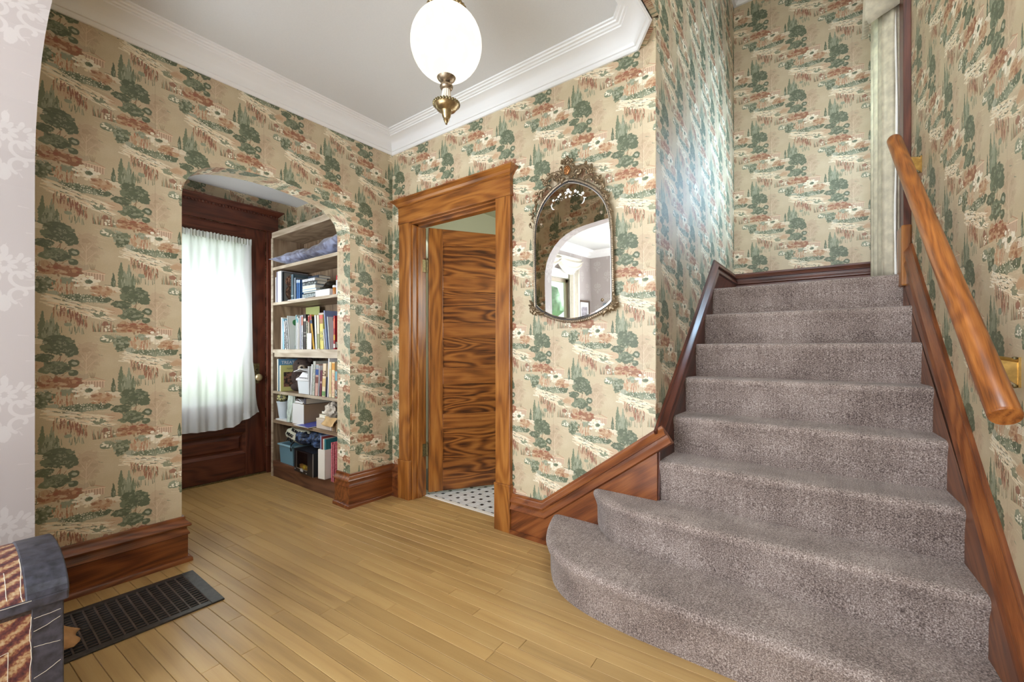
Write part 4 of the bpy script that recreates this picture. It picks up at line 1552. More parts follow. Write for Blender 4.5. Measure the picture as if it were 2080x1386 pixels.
# ------------------------------------------------------------------ pendant lamp
LX, LY = 1.521, -.885
lamp = thing('pendant_lamp', 'marbled glass globe pendant with a fluted brass finial under the hall ceiling', 'lamp', (LX, LY, 2.81))
GC = (LX, LY, 2.440)
mb = MB()
mb.ball(GC, .1495, .1495, .1495, 40, 28)
mb.build('globe', emit('lit_marbled_glass', (255, 250, 236), 0.66, (252, 243, 218)), lamp, smooth=True)
mb = MB()
mb.lathe([(.072, 2.566), (.080, 2.572), (.083, 2.582), (.078, 2.592), (.070, 2.596), (.066, 2.612), (.050, 2.624), (.030, 2.632), (.018, 2.645), (.012, 2.66), (.012, 2.762), (.03, 2.770), (.058, 2.786), (.066, 2.800), (.068, 2.811)], (LX, LY, 0), 36)
mb.build('ceiling_fitter', LAMPBRASS, lamp, smooth=True)
mb = MB()
for k in range(30):
    a = 2 * PI * k / 30
    mb.ball((LX + .081 * math.cos(a), LY + .081 * math.sin(a), 2.578), .0075, .0075, .009, 7, 5)
mb.build('fitter_beading', LAMPBRASS, lamp, smooth=True)
mb = MB()
mb.lathe([(.020, 2.312), (.040, 2.310), (.043, 2.304), (.040, 2.297), (.036, 2.290), (.026, 2.281), (.016, 2.276), (.018, 2.272), (.026, 2.266), (.028, 2.258), (.025, 2.250), (.017, 2.245)], (LX, LY, 0), 30)
mb.build('finial_cup', PEWTER, lamp, smooth=True)
for rb, zb, rs_ in ((.0415, 2.306, .005), (.0525, 2.185, .006)):
    mb = MB()
    for k in range(26):
        a = 2 * PI * k / 26
        mb.ball((LX + rb * math.cos(a), LY + rb * math.sin(a), zb), rs_, rs_, rs_ * 1.2, 7, 5)
    mb.build('finial_beading', OLDBRASS, lamp, smooth=True)
mb = MB()
mb.lathe([(.0155, 2.248), (.0165, 2.238), (.018, 2.226), (.021, 2.212), (.027, 2.200), (.036, 2.192), (.046, 2.188)], (LX, LY, 0), 48, flute=14, famp=.07)
mb.build('fluted_stem', flat('white_gilt_stem', (232, 222, 206), .35), lamp, smooth=True)
mb = MB()
mb.lathe([(.046, 2.190), (.053, 2.186), (.054, 2.180), (.050, 2.176), (.047, 2.172), (.040, 2.162), (.026, 2.158), (.022, 2.154), (.019, 2.142), (.017, 2.132), (.0135, 2.126), (.0125, 2.122), (.013, 2.119), (.009, 2.115), (.010, 2.112), (.006, 2.107), (.004, 2.104), (.005, 2.101), (.001, 2.098)], (LX, LY, 0), 30)
mb.build('finial', LAMPBRASS, lamp, smooth=True)
# ------------------------------------------------------------------ floor register
reg = thing('floor_register', 'rusty black iron heat register set in the floor beside the baseboard', 'floor register', (.39, -1.66, 0))
RX0, RX1, RY0, RY1 = .176, .596, -1.965, -1.389
mb = MB()
for x0, x1, y0, y1 in ((RX0, RX1, RY0, RY0 + .055), (RX0, RX1, RY1 - .050, RY1), (RX0, RX0 + .032, RY0 + .055, RY1 - .050), (RX1 - .032, RX1, RY0 + .055, RY1 - .050)):
    mb.box(x0, x1, y0, y1, .0, .0075)
mb.build('frame', IRON, reg, bevel=.002)
mb = MB()
gx0, gx1, gy0, gy1 = RX0 + .030, RX1 - .030, RY0 + .053, RY1 - .048
ny, nx = 13, 15
for k in range(ny + 1):
    y = gy0 + (gy1 - gy0) * k / ny
    mb.box(gx0, gx1, y - .0028, y + .0028, -.006, .0065)
for k in range(nx + 1):
    x = gx0 + (gx1 - gx0) * k / nx
    mb.box(x - .0030, x + .0030, gy0, gy1, -.010, .003)
mb.build('grille', flat('rusty_iron', (84, 70, 62), .5, .4, noise=.45, scale=22), reg, kind='stuff')
mb = MB(); mb.box(RX0 + .01, RX1 - .01, RY0 + .02, RY1 - .02, -.0055, .0008)
mb.build('duct', flat('dark_duct', (10, 9, 9), .9), reg)

# scrap of brown paper by the trunk
mb = MB()
mb.grid(10, 10, lambda u, v: (.40 + .13 * u + .012 * math.sin(5 * v), -1.935 + .10 * v - .03 * u * v + .010 * math.sin(7 * u + 3), .014 + .085 * (1 - v) * (.55 + .45 * math.cos(2.4 * u)) + .008 * math.sin(6 * u + 5 * v) * (1 - v)))
tag(mb.build('paper_scrap', flat('brown_paper', (186, 140, 92), .8, noise=.15), None, smooth=True, solid=.001), 'torn scrap of brown paper lying on the register beside the trunk', 'paper')

# ------------------------------------------------------------------ trunk
def tapestry():
    t = NT('woven_trunk_cover')
    tc = t.n('ShaderNodeTexCoord')
    sep = t.n('ShaderNodeSeparateXYZ')
    t.l(tc.outputs['Object'], sep.inputs[0])
    sx = t.n('ShaderNodeMath', operation='MULTIPLY_ADD', ins={1: -0.9})
    t.l(sep.outputs[0], sx.inputs[0])
    t.l(sep.outputs[2], sx.inputs[2])
    dg = t.n('ShaderNodeMath', operation='MULTIPLY_ADD', ins={1: -0.75})
    t.l(sep.outputs[1], dg.inputs[0])
    t.l(sx.outputs[0], dg.inputs[2])
    wob = t.n('ShaderNodeTexNoise', ins={'Scale': 9, 'Detail': 3})
    t.l(tc.outputs['Object'], wob.inputs[0])
    dw = t.n('ShaderNodeMath', operation='MULTIPLY_ADD', ins={1: .055})
    t.l(wob.outputs[0], dw.inputs[0])
    t.l(dg.outputs[0], dw.inputs[2])
    fq = t.n('ShaderNodeMath', operation='MULTIPLY', ins={1: 118.0})
    t.l(dw.outputs[0], fq.inputs[0])
    s1 = t.n('ShaderNodeMath', operation='SINE')
    t.l(fq.outputs[0], s1.inputs[0])
    nz = t.n('ShaderNodeMath', operation='MULTIPLY_ADD', ins={1: .13, 2: .5})
    t.l(s1.outputs[0], nz.inputs[0])
    n2 = t.n('ShaderNodeTexNoise', ins={'Scale': 130, 'Detail': 3})
    t.l(tc.outputs['Object'], n2.inputs[0])
    ma = t.n('ShaderNodeMath', operation='MULTIPLY_ADD', ins={1: .55, 2: -.275})
    t.l(n2.outputs[0], ma.inputs[0])
    ad = t.n('ShaderNodeMath', operation='ADD')
    t.l(nz.outputs[0], ad.inputs[0])
    t.l(ma.outputs[0], ad.inputs[1])
    r = t.ramp([(.30, lin(66, 36, 42)), (.44, lin(110, 58, 54)), (.53, lin(142, 92, 66)), (.60, lin(178, 142, 104)), (.72, lin(196, 172, 138))])
    t.l(ad.outputs[0], r.inputs[0])
    t.l(r.outputs[0], t.b.inputs['Base Color'])
    t.set(Roughness=.55)
    t.bump(n2.outputs[0], .5, .002)
    return t.m


TAP = tapestry()
STRAP = flat('blue_black_leather', (58, 58, 68), .42, noise=.6, scale=45)
CHALK = flat('pale_worn_line', (214, 204, 188), .7)
TY0, TY1 = -2.86, -1.947
trunk = thing('steamer_trunk', 'old dome lidded trunk in striped woven cover with blue black leather straps', 'trunk', (.76, -2.4, 0))
mb = MB(); mb.box(.53, .990, TY0 + .012, TY1 - .010, 0, .405)
mb.build('body', TAP, trunk, bevel=.006)
LID = [(.52, .415), (1.004, .415), (1.006, .432), (1.000, .446), (.985, .462), (.955, .480), (.91, .496), (.85, .507), (.78, .513), (.70, .510), (.63, .498), (.57, .476), (.52, .44)]
mb = MB(); mb.prism(LID, lambda a, b, d: (a, d, b), TY0, TY1)
mb.build('lid', TAP, trunk, smooth=True)
lidpt = [(x + (x - .76) * .008, z + .003) for x, z in LID]
for y0, y1 in ((TY1 - .085, TY1 + .004), (TY0 - .004, TY0 + .085)):
    mb = MB(); mb.prism(lidpt, lambda a, b, d: (a, d, b), y0, y1)
    mb.build('strap', STRAP, trunk, bevel=.004)
for y0, y1 in ((TY1 - .072, TY1 - .006), (TY0 + .006, TY0 + .080)):
    mb = MB(); mb.box(.527, .9935, y0, y1, 0, .400)
    mb.build('strap', STRAP, trunk, bevel=.003)
mb = MB()
mb.box(.52, 1.010, TY0, TY1 + .003, .404, .434)
mb.build('rim', STRAP, trunk, bevel=.005)
mb = MB()
mb.box(.527, .992, TY0 + .006, TY1 - .006, .388, .405)
mb.build('lip', flat('worn_dark_edge', (62, 48, 44), .6, noise=.5, scale=120), trunk)
mb = MB()


def resample3(pts):
    out = []
    for p, q in zip(pts, pts[1:]):
        out += [tuple(Vector(p).lerp(Vector(q), k / 4)) for k in range(4)]
    return out + [tuple(pts[-1])]


def chalk(pts, r=.0018):
    r *= .6
    pts = [tuple(c + random.uniform(-.0005, .0005) * (i > 0) for i, c in enumerate(p)) for p in resample3(pts)]
    mb.tube(pts, r, 5)


ys = TY1 - .0735
chalk([(.9952, ys + .002 * math.sin(k * 1.7), .02 + .03 * k) for k in range(13)])
lid_edge = [(x + .002, TY1 - .089 - .004 * math.sin(k), z + .003) for k, (x, z) in enumerate(LID[2:8])]
chalk(lid_edge)
chalk([(1.0115, -2.02 - .05 * k, .432) for k in range(16)], .0014)
for z, dz in ((.335, .02), (.29, -.008), (.20, .024), (.115, .012), (.372, .004)):
    chalk([(.9952, ys + .006, z), (.9955, ys + .030, z + dz * .3), (.9952, ys + .060, z + dz)], .0013)
chalk([(.9925, -2.062, .02), (.9925, -2.064, .18), (.9925, -2.062, .30)], .0016)
chalk([(.9925, -2.062, .30), (.9925, -2.10, .292)], .0013)
chalk([(x + .001, -2.066, z + .002) for x, z in LID[3:7]], .0016)
mb.build('chalk_lines', CHALK, trunk, smooth=True)

# ------------------------------------------------------------------ living room seen in the mirror
w2 = structure(thing('window_2', 'x', 'window', (-1.03, -4.26, 1.4)), 'sash window of the living room with greenery outside, seen in the mirror', 'window')
CAS = flat('grey_brown_trim', (176, 164, 148), .5)
for y0, y1, z0, z1 in ((-4.90, -4.78, .6, 2.34), (-3.75, -3.63, .6, 2.34), (-4.92, -3.61, 2.22, 2.36)):
    mb = MB(); mb.box(-1.03, -1.0, y0, y1, z0, z1)
    mb.build('casing', WHITE if z0 > 2 else CAS, w2, bevel=.003)
mb = MB()
for z0, z1 in ((.7, .78), (1.42, 1.48), (2.16, 2.22)):
    mb.box(-1.15, -1.10, -4.78, -3.75, z0, z1)
for y0, y1 in ((-4.78, -4.71), (-3.82, -3.75)):
    mb.box(-1.15, -1.10, y0, y1, .7, 2.22)
mb.build('sash', CAS, w2)
mb = MB(); mb.box(-1.13, -1.125, -4.74, -3.79, .74, 2.2)
mb.build('pane', GLASS, w2)
mb = MB(); mb.box(-1.06, -.95, -4.92, -3.61, .64, .70)
mb.build('sill', WHITE, w2)
mb = MB()
mb.grid(40, 16, lambda u, v: (-.955 + .022 * math.sin(u * 30) + .008 * math.sin(u * 71), -4.93 + .30 * u + .03 * (1 - v), .05 + 2.36 * v))
tag(mb.build('living_curtain', SWAG, None, smooth=True, solid=.002), 'long ivory curtain beside the living room window, seen in the mirror', 'curtain')
mb = MB()


def swag(u, v):
    y = -4.95 + .78 * u
    drop = .09 + .22 * math.sin(PI * min(1, u * .97 + .015)) ** .8
    z = 2.58 - drop * v
    return (-.93 + .05 * math.sin(PI * v) + .022 * math.sin(v * 17 + 2.2 * math.sin(PI * u)), y, z)


mb.grid(30, 36, swag)
mb.grid(30, 36, lambda u, v: tuple(Vector(swag(u, v)) + Vector((.0, .74, 0))))
tag(mb.build('living_swag', SWAG, None, smooth=True, solid=.002), 'ivory swag draped over the living room window, seen in the mirror', 'valance')
for nm, y0, y1, z0, z1, lab in (('framed_picture', -5.44, -5.03, .95, 1.86, 'dark framed white matted picture by the living room window, seen in the mirror'),):
    t = thing(nm, lab, 'picture', (-1.02, (y0 + y1) / 2, (z0 + z1) / 2))
    mb = MB()
    for a0, a1, b0, b1 in ((y0, y1, z0, z0 + .035), (y0, y1, z1 - .035, z1), (y0, y0 + .035, z0, z1), (y1 - .035, y1, z0, z1)):
        mb.box(-1.028, -.998, a0, a1, b0, b1)
    mb.build('frame', flat('walnut_frame', (92, 74, 62), .4), t)
    mb = MB(); mb.box(-1.028, -1.012, y0 + .03, y1 - .03, z0 + .03, z1 - .03)
    mb.build('mat', PAPERWHITE, t)
    mb = MB(); mb.box(-1.02, -1.010, y0 + .085, y1 - .085, z0 + .12, z1 - .12)
    mb.build('print', flat('grey_print', (158, 152, 158), .6, noise=.55, scale=14), t)
t = thing('blue_picture', 'blue grey picture on the far living room wall at the mirror edge', 'picture', (-.5, -5.54, 1.5))
mb = MB(); mb.box(-.76, -.30, -5.548, -5.52, 1.05, 1.80)
mb.build('frame', flat('steel_blue_frame', (120, 136, 150), .5), t)
mb = MB(); mb.box(-.72, -.34, -5.548, -5.518, 1.09, 1.76)
mb.build('print', flat('blue_print', (150, 164, 178), .6, noise=.3, scale=10), t)
structure(slab('ground', R4(-12, -1.2, -12, 8), -.6, -.5, flat('lawn_green', (96, 120, 70), .9, noise=.3, scale=4), 'lawn outside the living room window', 'ground'), 'lawn outside the living room window', 'ground')
mb = MB()
for k in range(26):
    a = random.Random(k)
    mb.ball((-4.6 + a.uniform(-.7, .5), -8.5 + 7.5 * a.random(), .2 + 2.6 * a.random()), .75, .75, .7, 14, 10, fn=lambda x, y, z: 1 + .28 * mnoise.noise((x * 4 + k, y * 4, z * 4)))
tag(mb.build('hedge', flat('hedge_green', (104, 138, 104), .8, noise=.5, scale=7), None, smooth=True), 'green hedge outside the living room window, seen in the mirror', 'hedge', None, 'stuff')


# ------------------------------------------------------------------ built-in bookcase
BX0, BX1, BYF, BYB = -1.272, -.180, -.360, -.075
bc = thing('bookcase', 'tall built in oak bookcase with six shelves beside the front door', 'bookcase', (-.74, -.2, 0))
EDGE = wood('limed_shelf_edge', (150, 130, 108), (188, 172, 150), (208, 196, 178), 'x', rough=.5)
mb = MB(); mb.box(BX0, BX0 + .022, BYF + .002, BYB, 0, 2.155)
mb.build('side_panel', SHELF['z'], bc)
mb = MB(); mb.box(BX0 - .004, BX0 + .024, BYF - .004, BYF + .004, 0, 2.155)
mb.build('front_edge', EDGE, bc)
mb = MB(); mb.box(BX1, BX1 + .012, BYF, BYB, 0, 2.155)
mb.build('side_panel', SHELF_BASE['z'], bc)
mb = MB(); mb.box(BX0, BX1, BYB, BYB + .012, 0, 2.155)
mb.build('back_panel', SHELF['z'], bc)
SH = [(2.156, 2.206), (1.862, 1.888), (1.546, 1.570), (1.118, 1.148), (.751, .773), (.487, .514)]
for k, (z0, z1) in enumerate(SH):
    mb = MB(); mb.box(BX0 + .018 if k else BX0, BX1 + .006, BYF + .006, BYB, z0, z1)
    sh_ = mb.build('shelf', SHELF['x'], bc)
    mb = MB(); mb.box(BX0 + .018 if k else BX0, BX1 + .006, BYF, BYF + .0062, z0, z1)
    mb.build('front_edge', EDGE if k < 5 else SHELF['x'], sh_)
mb = MB(); mb.box(BX0 + .045, BX1, BYF + .002, BYF + .020, 1.080, 1.119)
mb.build('cleat', EDGE, bc)
mb = MB(); mb.box(BX0 + .018, BX1 + .006, BYF, BYB, .086, .142)
mb.build('bottom_shelf', SHELF_BASE['x'], bc, bevel=.002)
mb = MB(); mb.box(BX0 + .02, BX1 + .006, BYF + .006, BYF + .022, 0, .088)
mb.build('toe_board', SHELF_BASE['x'], bc)
S1, S2, S3, S4, S5, S6, S7 = 2.206, 1.889, 1.571, 1.149, .774, .515, .143

MC = {}


def col(rgb, rough=.55):
    if rgb not in MC:
        MC[rgb] = flat('print_%d_%d_%d' % rgb, rgb, rough)
    return MC[rgb]


def mottle(name, a, b, scale=60, c=None):
    t = NT(name)
    tc = t.n('ShaderNodeTexCoord')
    nz = t.n('ShaderNodeTexNoise', ins={'Scale': scale, 'Detail': 3, 'Distortion': .6})
    t.l(tc.outputs['Object'], nz.inputs[0])
    r = t.ramp([(.42, lin(*a)), (.5, lin(*(c or a))), (.58, lin(*b))])
    t.l(nz.outputs[0], r.inputs[0])
    t.l(r.outputs[0], t.b.inputs['Base Color'])
    t.set(Roughness=.5)
    return t.m


PAGES = flat('page_edges', (232, 226, 210), .8, noise=.06, scale=300)


def book(label, x0, x1, z, top, cover, yf=-.345, depth=.20, lean=0.0, bands=(), face=(), group=None, name='book', ring=None):
    """upright book, spine to the front; bands (t0, t1, rgb) across the spine; face decals (kind, y, z, ry, rz, rgb) on its right cover"""
    mats = [cover if not isinstance(cover, tuple) else col(cover), PAGES]
    mb = MB()
    H = top - z
    th = x1 - x0
    c = min(.0025, th * .22)
    sh = lambda x, y, q: (x + lean * (q - z) / H, y, q)
    mb.box(x0, x0 + c, yf, yf + depth, z, top, 0, sh)
    mb.box(x1 - c, x1, yf, yf + depth, z, top, 0, sh)
    mb.box(x0, x1, yf, yf + .004, z, top, 0, sh)
    mb.box(x0 + c, x1 - c, yf + .004, yf + depth - .004, z + .003, top - .004, 1, sh)
    for t0, t1, rgb in bands:
        mats.append(rgb if not isinstance(rgb, tuple) else col(rgb))
        mb.box(x0 + .0006, x1 - .0006, yf - .0006, yf + .001, z + H * t0, z + H * t1, len(mats) - 1, sh)
    for di, (kind, fy, fz, ry, rz, rgb) in enumerate(face):
        mats.append(rgb if not isinstance(rgb, tuple) else col(rgb))
        k = 18 if kind == 'o' else 4
        pts = [(yf + fy + ry * math.cos(2 * PI * a / k + (PI / 4 if k == 4 else 0)) * (1.414 if k == 4 else 1), z + fz + rz * math.sin(2 * PI * a / k + (PI / 4 if k == 4 else 0)) * (1.414 if k == 4 else 1)) for a in range(k)]
        mb.prism(pts, lambda a, b, d: sh(x1 + d, a, b), -.0002, .0007 + .0005 * di, len(mats) - 1)
    o = mb.build(name, mats)
    return tag(o, label, 'book', group)


def flat_book(label, x0, x1, yf, depth, z0, z1, cover, group=None, name='book', pages_front=True, skew=0.0):
    mb = MB()
    c = min(.003, (z1 - z0) * .2)
    fn = lambda x, y, z: (x + skew * (y - yf), y, z)
    mb.box(x0, x1, yf, yf + depth, z0, z0 + c, 0, fn)
    mb.box(x0, x1, yf, yf + depth, z1 - c, z1, 0, fn)
    if pages_front:
        mb.box(x0 + .002, x1 - .002, yf + .002, yf + depth - .004, z0 + c, z1 - c, 1, fn)
    else:
        mb.box(x0, x1, yf, yf + .004, z0, z1, 0, fn)
        mb.box(x0 + .002, x1 - .002, yf + .004, yf + depth, z0 + c, z1 - c, 1, fn)
    return tag(mb.build(name, [cover if not isinstance(cover, tuple) else col(cover), PAGES]), label, 'book', group)


def carton(name, label, cat, x0, x1, yf, yb, z0, z1, mat, lid=True, mats2=None):
    t = thing(name, label, cat, ((x0 + x1) / 2, (yf + yb) / 2, z0))
    mb = MB(); mb.box(x0, x1, yf, yb, z0, z1)
    mb.build('body', mat, t, bevel=.002)
    if lid:
        mb = MB(); mb.box(x0 - .001, x1 + .001, yf - .001, yb + .001, z1 - .012, z1 + .001)
        mb.build('lid', mats2 or mat, t, bevel=.002)
    return t


def lump(mb, c, r, amp, f, seed, n=30, m=20, flat_z=None, mi=0):
    def g(x, y, z):
        return 1 + amp * mnoise.noise((x * f + seed, y * f, z * f)) + .5 * amp * mnoise.noise((x * f * 2.3, y * f * 2.3 + seed, z * f * 2.3))
    o = len(mb.v)
    mb.ball(c, *r, n, m, mi, g)
    if flat_z is not None:
        for i in range(o, len(mb.v)):
            p = mb.v[i]
            if p[2] < flat_z:
                mb.v[i] = (p[0], p[1], flat_z + .002 * random.random())


# --- second shelf from the top: two cushions
SATIN = NT('slate_satin')
_tc = SATIN.n('ShaderNodeTexCoord')
_nz = SATIN.n('ShaderNodeTexNoise', ins={'Scale': 9, 'Detail': 2, 'Distortion': 2.0})
SATIN.l(_tc.outputs['Object'], _nz.inputs[0])
_r = SATIN.ramp([(.38, lin(78, 74, 96)), (.62, lin(142, 148, 178))])
SATIN.l(_nz.outputs[0], _r.inputs[0])
SATIN.l(_r.outputs[0], SATIN.b.inputs['Base Color'])
SATIN.set(Roughness=.36, Sheen_Weight=.4)
SATIN = SATIN.m


def cushion(label, cx, cy, cz, L, Dp, Hh, yaw, pitch, seed):
    M = Matrix.Translation((cx, cy, cz)) @ Matrix.Rotation(yaw, 4, 'Z') @ Matrix.Rotation(pitch, 4, 'Y')
    mb = MB()

    def f(u, v, s):
        a, b = 2 * u - 1, 2 * v - 1
        edge = (1 - a * a) ** .55 * (1 - b * b) ** .55 if abs(a) < 1 and abs(b) < 1 else 0
        pull = 1 + .10 * (abs(a * b)) ** 2
        wr = .20 * math.sin(9 * a + 3 * b + seed + 2.4 * mnoise.noise((a * 2 + seed, b * 2, 0))) * (1 - edge * .6)
        z = s * Hh * edge * (1 + wr) + .10 * Hh * mnoise.noise((a * 4, b * 4, seed))
        return tuple(M @ Vector((L * a * pull * (1 - .10 * (1 - abs(b)) * 0), Dp * b * pull, z)))
    mb.grid(34, 22, lambda u, v: f(u, v, 1))
    mb.grid(34, 22, lambda u, v: f(u, v, -1))
    return tag(mb.build('cushion', SATIN, None, smooth=True), label, 'cushion', None)


cushion('slate blue satin cushion at the left end of the upper shelf', -.95, -.22, 1.965, .29, .13, .062, .12, -.03, 1.2)
cushion('slate blue cushion tipped up over the other cushion at the right end', -.44, -.22, 1.985, .25, .13, .070, .05, -.16, 4.1)

# --- third shelf: books, a stack, boxes, a glass dome
g3 = None
book('slim white book at the far left of the shelf under the cushions', -1.236, -1.216, S3, 1.80, (236, 236, 232), depth=.18)
book('slim lilac book second on the shelf under the cushions', -1.213, -1.196, S3, 1.846, (172, 164, 190), depth=.2)
book('thick white book with a black spine edge under the cushions', -1.190, -1.118, S3, 1.848, (226, 226, 232), depth=.24, bands=[(0, 1, (232, 232, 236))])
book('large dark art book showing a brown floral cover under the cushions', -1.113, -1.088, S3, 1.838, (44, 46, 52), depth=.262,
     face=[('r', .13, .135, .120, .125, (112, 112, 108)), ('o', .075, .185, .055, .055, mottle('floral_print', (98, 70, 58), (186, 140, 112), 70)), ('o', .080, .085, .06, .075, mottle('floral_print_low', (84, 62, 50), (150, 116, 92), 60))])
book('dark teal book standing in front of the large art book', -.945, -.900, S3, 1.795, (74, 96, 108), depth=.16, bands=[(.15, .2, (150, 168, 176))])
book('grey blue book between the teal and the bright blue books', -.893, -.860, S3, 1.762, (118, 128, 138), depth=.17)
book('bright blue book left of its paler twin beside the stack', -.850, -.822, S3, 1.742, (44, 92, 156), depth=.17, bands=[(.84, .98, (178, 196, 220))])
book('bright blue book touching the horizontal stack', -.818, -.790, S3, 1.738, (58, 108, 172), depth=.17, bands=[(.84, .98, (186, 204, 226))])
book('tall navy book behind the bright blue books', -.905, -.870, S3, 1.80, (40, 52, 72), yf=-.17, depth=.09)
STK = [(-.772, -.535, 1.571, 1.612, mottle('marbled_grey', (120, 132, 134), (186, 196, 196), 90), 'mottled grey green book at the bottom of the horizontal stack'),
       (-.748, -.530, 1.613, 1.627, (222, 228, 222), 'thin pale book second from the bottom of the horizontal stack'),
       (-.772, -.548, 1.628, 1.648, (142, 186, 214), 'light blue book in the middle of the horizontal stack'),
       (-.772, -.560, 1.649, 1.680, (206, 222, 234), 'pale blue white book above the light blue one in the stack'),
       (-.768, -.532, 1.681, 1.708, mottle('dark_jacket', (46, 54, 56), (176, 184, 184), 80), 'black and white book near the top of the horizontal stack'),
       (-.772, -.565, 1.709, 1.737, mottle('white_jacket', (196, 202, 208), (236, 238, 242), 80), 'white book second from the top of the horizontal stack'),
       (-.745, -.575, 1.738, 1.762, (48, 62, 84), 'navy book on top of the horizontal stack')]
for x0, x1, z0, z1, c, lab in STK:
    flat_book(lab, x0, x1, -.335 if z0 < 1.73 else -.30, .105, z0, z1, c, 'horizontal stack of books', pages_front=z0 in (1.628, 1.649))
KH = [((150, 134, 88), 1.695, 'rolled olive cloth on top of the tan pile'), ((112, 84, 54), 1.660, 'brown folded cloth in the tan pile'), ((168, 146, 112), 1.628, 'tan folded cloth low in the pile'), ((150, 124, 96), 1.594, 'beige folded cloth at the bottom of the pile')]
for k, (c, z, lab) in enumerate(KH):
    mb = MB()
    pts = [(-.86 + .20 * t, -.155, z + .004 * math.sin(9 * t + k)) for t in [i / 12 for i in range(13)]]
    vs = []
    mb.tube(pts, [.018] * 13, 12)
    mb.v = [(p[0], -.155 + (p[1] + .155) * 3.4, z + (p[2] - z) * (.9 if k else 1.15)) for p in mb.v]
    tag(mb.build('folded_cloth', flat('folded_cloth_%d' % k, c, .85, noise=.2, scale=60), None, smooth=True), lab, 'cloth', 'pile of folded cloths')
dome = thing('glass_dome', 'clear glass dish cover with a flared rim at the right of the shelf', 'glass dome', (-.42, -.248, S3))
GL = glass('clear_glassware', (.90, .95, .97), .03, .25)
mb = MB()
mb.lathe([(.112, 1.634), (.110, 1.641), (.088, 1.646), (.082, 1.66), (.070, 1.682), (.045, 1.698), (.015, 1.704), (.001, 1.704)], (-.42, -.248, 0), 32)
mb.lathe([(.060, 1.572), (.066, 1.60), (.072, 1.632), (.112, 1.635)], (-.42, -.248, 0), 32)
mb.build('dish_cover', GL, dome, smooth=True, fix=False)
carton('white_box', 'long white card box standing at the shelf front by the glass dome', 'box', -.525, -.315, -.354, -.320, S3, 1.622, PAPERWHITE, False)
pb = thing('pill_bottle', 'small amber bottle with a white cap beside the white box', 'bottle', (-.275, -.33, S3))
mb = MB(); mb.lathe([(.017, S3), (.018, S3 + .003), (.018, 1.622), (.015, 1.628)], (-.275, -.33, 0), 18)
mb.build('bottle', flat('amber_plastic', (178, 112, 44), .25), pb, smooth=True)
mb = MB(); mb.lathe([(.0185, 1.627), (.0185, 1.643), (.016, 1.645)], (-.275, -.33, 0), 18)
mb.build('cap', PAPERWHITE, pb, smooth=True)
tb = thing('glue_tube', 'slim white tube with a red cap at the right end of the shelf', 'tube', (-.228, -.335, S3))
mb = MB(); mb.lathe([(.011, S3), (.012, S3 + .003), (.012, 1.678), (.010, 1.682)], (-.228, -.335, 0), 16)
mb.build('barrel', col((232, 232, 236)), tb, smooth=True)
mb = MB(); mb.lathe([(.0115, 1.680), (.0125, 1.684), (.0125, 1.712), (.009, 1.716)], (-.228, -.335, 0), 16)
mb.build('cap', col((190, 46, 52)), tb, smooth=True)
mb = MB()
mb.grid(9, 7, lambda u, v: (-.665 + .14 * u, -.356 + .05 * v, S3 + .004 + .012 * abs(math.sin(4 * u + 2 * v)) * u))
tag(mb.build('crumpled_paper', PAPERWHITE, None, smooth=True, solid=.001), 'crumpled white paper on the shelf edge in front of the horizontal stack', 'paper')
mb = MB(); mb.box(-.98, -.68, -.357, -.338, S3, S3 + .005)
tag(mb.build('paper_sheet', PAPERWHITE), 'flat white papers along the shelf edge below the blue books', 'paper')

# --- fourth shelf: a row of picture books
carton('green_board', 'yellow green card standing at the back left of the picture book shelf', 'board', -1.10, -.86, -.135, -.130, S4, 1.535, flat('chartreuse_card', (170, 176, 112), .6), False)
BW = mottle('black_white_print', (66, 64, 66), (226, 226, 226), 150)
book('narrow white picture book first in the picture book row', -1.128, -1.100, S4, 1.432, (228, 226, 218), depth=.2)
book('pale blue picture book second in the picture book row', -1.096, -1.064, S4, 1.420, (150, 192, 212), lean=-.012, depth=.2)
book('black and white patterned book leaning third in the row', -1.054, -1.030, S4, 1.398, (224, 224, 222), lean=-.030, depth=.2, bands=[(.04, .62, BW)])
book('darker patterned book leaning left of the clover book', -1.016, -.990, S4, 1.402, (206, 208, 206), lean=-.034, depth=.2, bands=[(.02, .96, BW)])
book('white picture book with a green clover leaning in the row', -.978, -.966, S4, 1.442, (222, 226, 226), lean=-.038, depth=.21,
     face=[('o', .060, .235, .022, .026, (62, 132, 84)), ('o', .085, .255, .022, .024, (62, 132, 84)), ('o', .090, .222, .020, .022, (70, 140, 92)), ('o', .085, .06, .022, .028, (96, 104, 96)), ('r', .10, .02, .06, .012, (186, 196, 196))])
book('slim teal topped book right of the clover book', -.862, -.846, S4, 1.442, (214, 222, 220), depth=.21, bands=[(.84, .98, (118, 172, 180))])
book('white thin book with a teal top in the row', -.842, -.820, S4, 1.425, (232, 230, 226), depth=.2, bands=[(.82, .95, (128, 178, 184))])
book('cream thin book in the middle of the row', -.816, -.796, S4, 1.415, (222, 214, 204), depth=.2)
book('grey lavender thin book beside the salmon topped one', -.792, -.770, S4, 1.432, (176, 178, 194), depth=.2)
book('white book with a salmon top near the dark book', -.766, -.738, S4, 1.436, (206, 206, 212), depth=.2, bands=[(.70, .95, (196, 128, 112)), (.05, .5, mottle('speckled_spine', (150, 152, 160), (214, 214, 220), 120))])
bk = book('dark brown spined book in the middle of the row', -.728, -.690, S4, 1.440, (58, 46, 46), depth=.21, bands=[(.80, .88, (206, 200, 190)), (.36, .40, (150, 144, 136)), (.46, .49, (150, 144, 136))])
book('grey olive flecked book right of the dark spined one', -.686, -.662, S4, 1.385, (146, 144, 122), depth=.2, bands=[(.1, .9, mottle('olive_flecks', (98, 98, 82), (190, 188, 168), 160))])
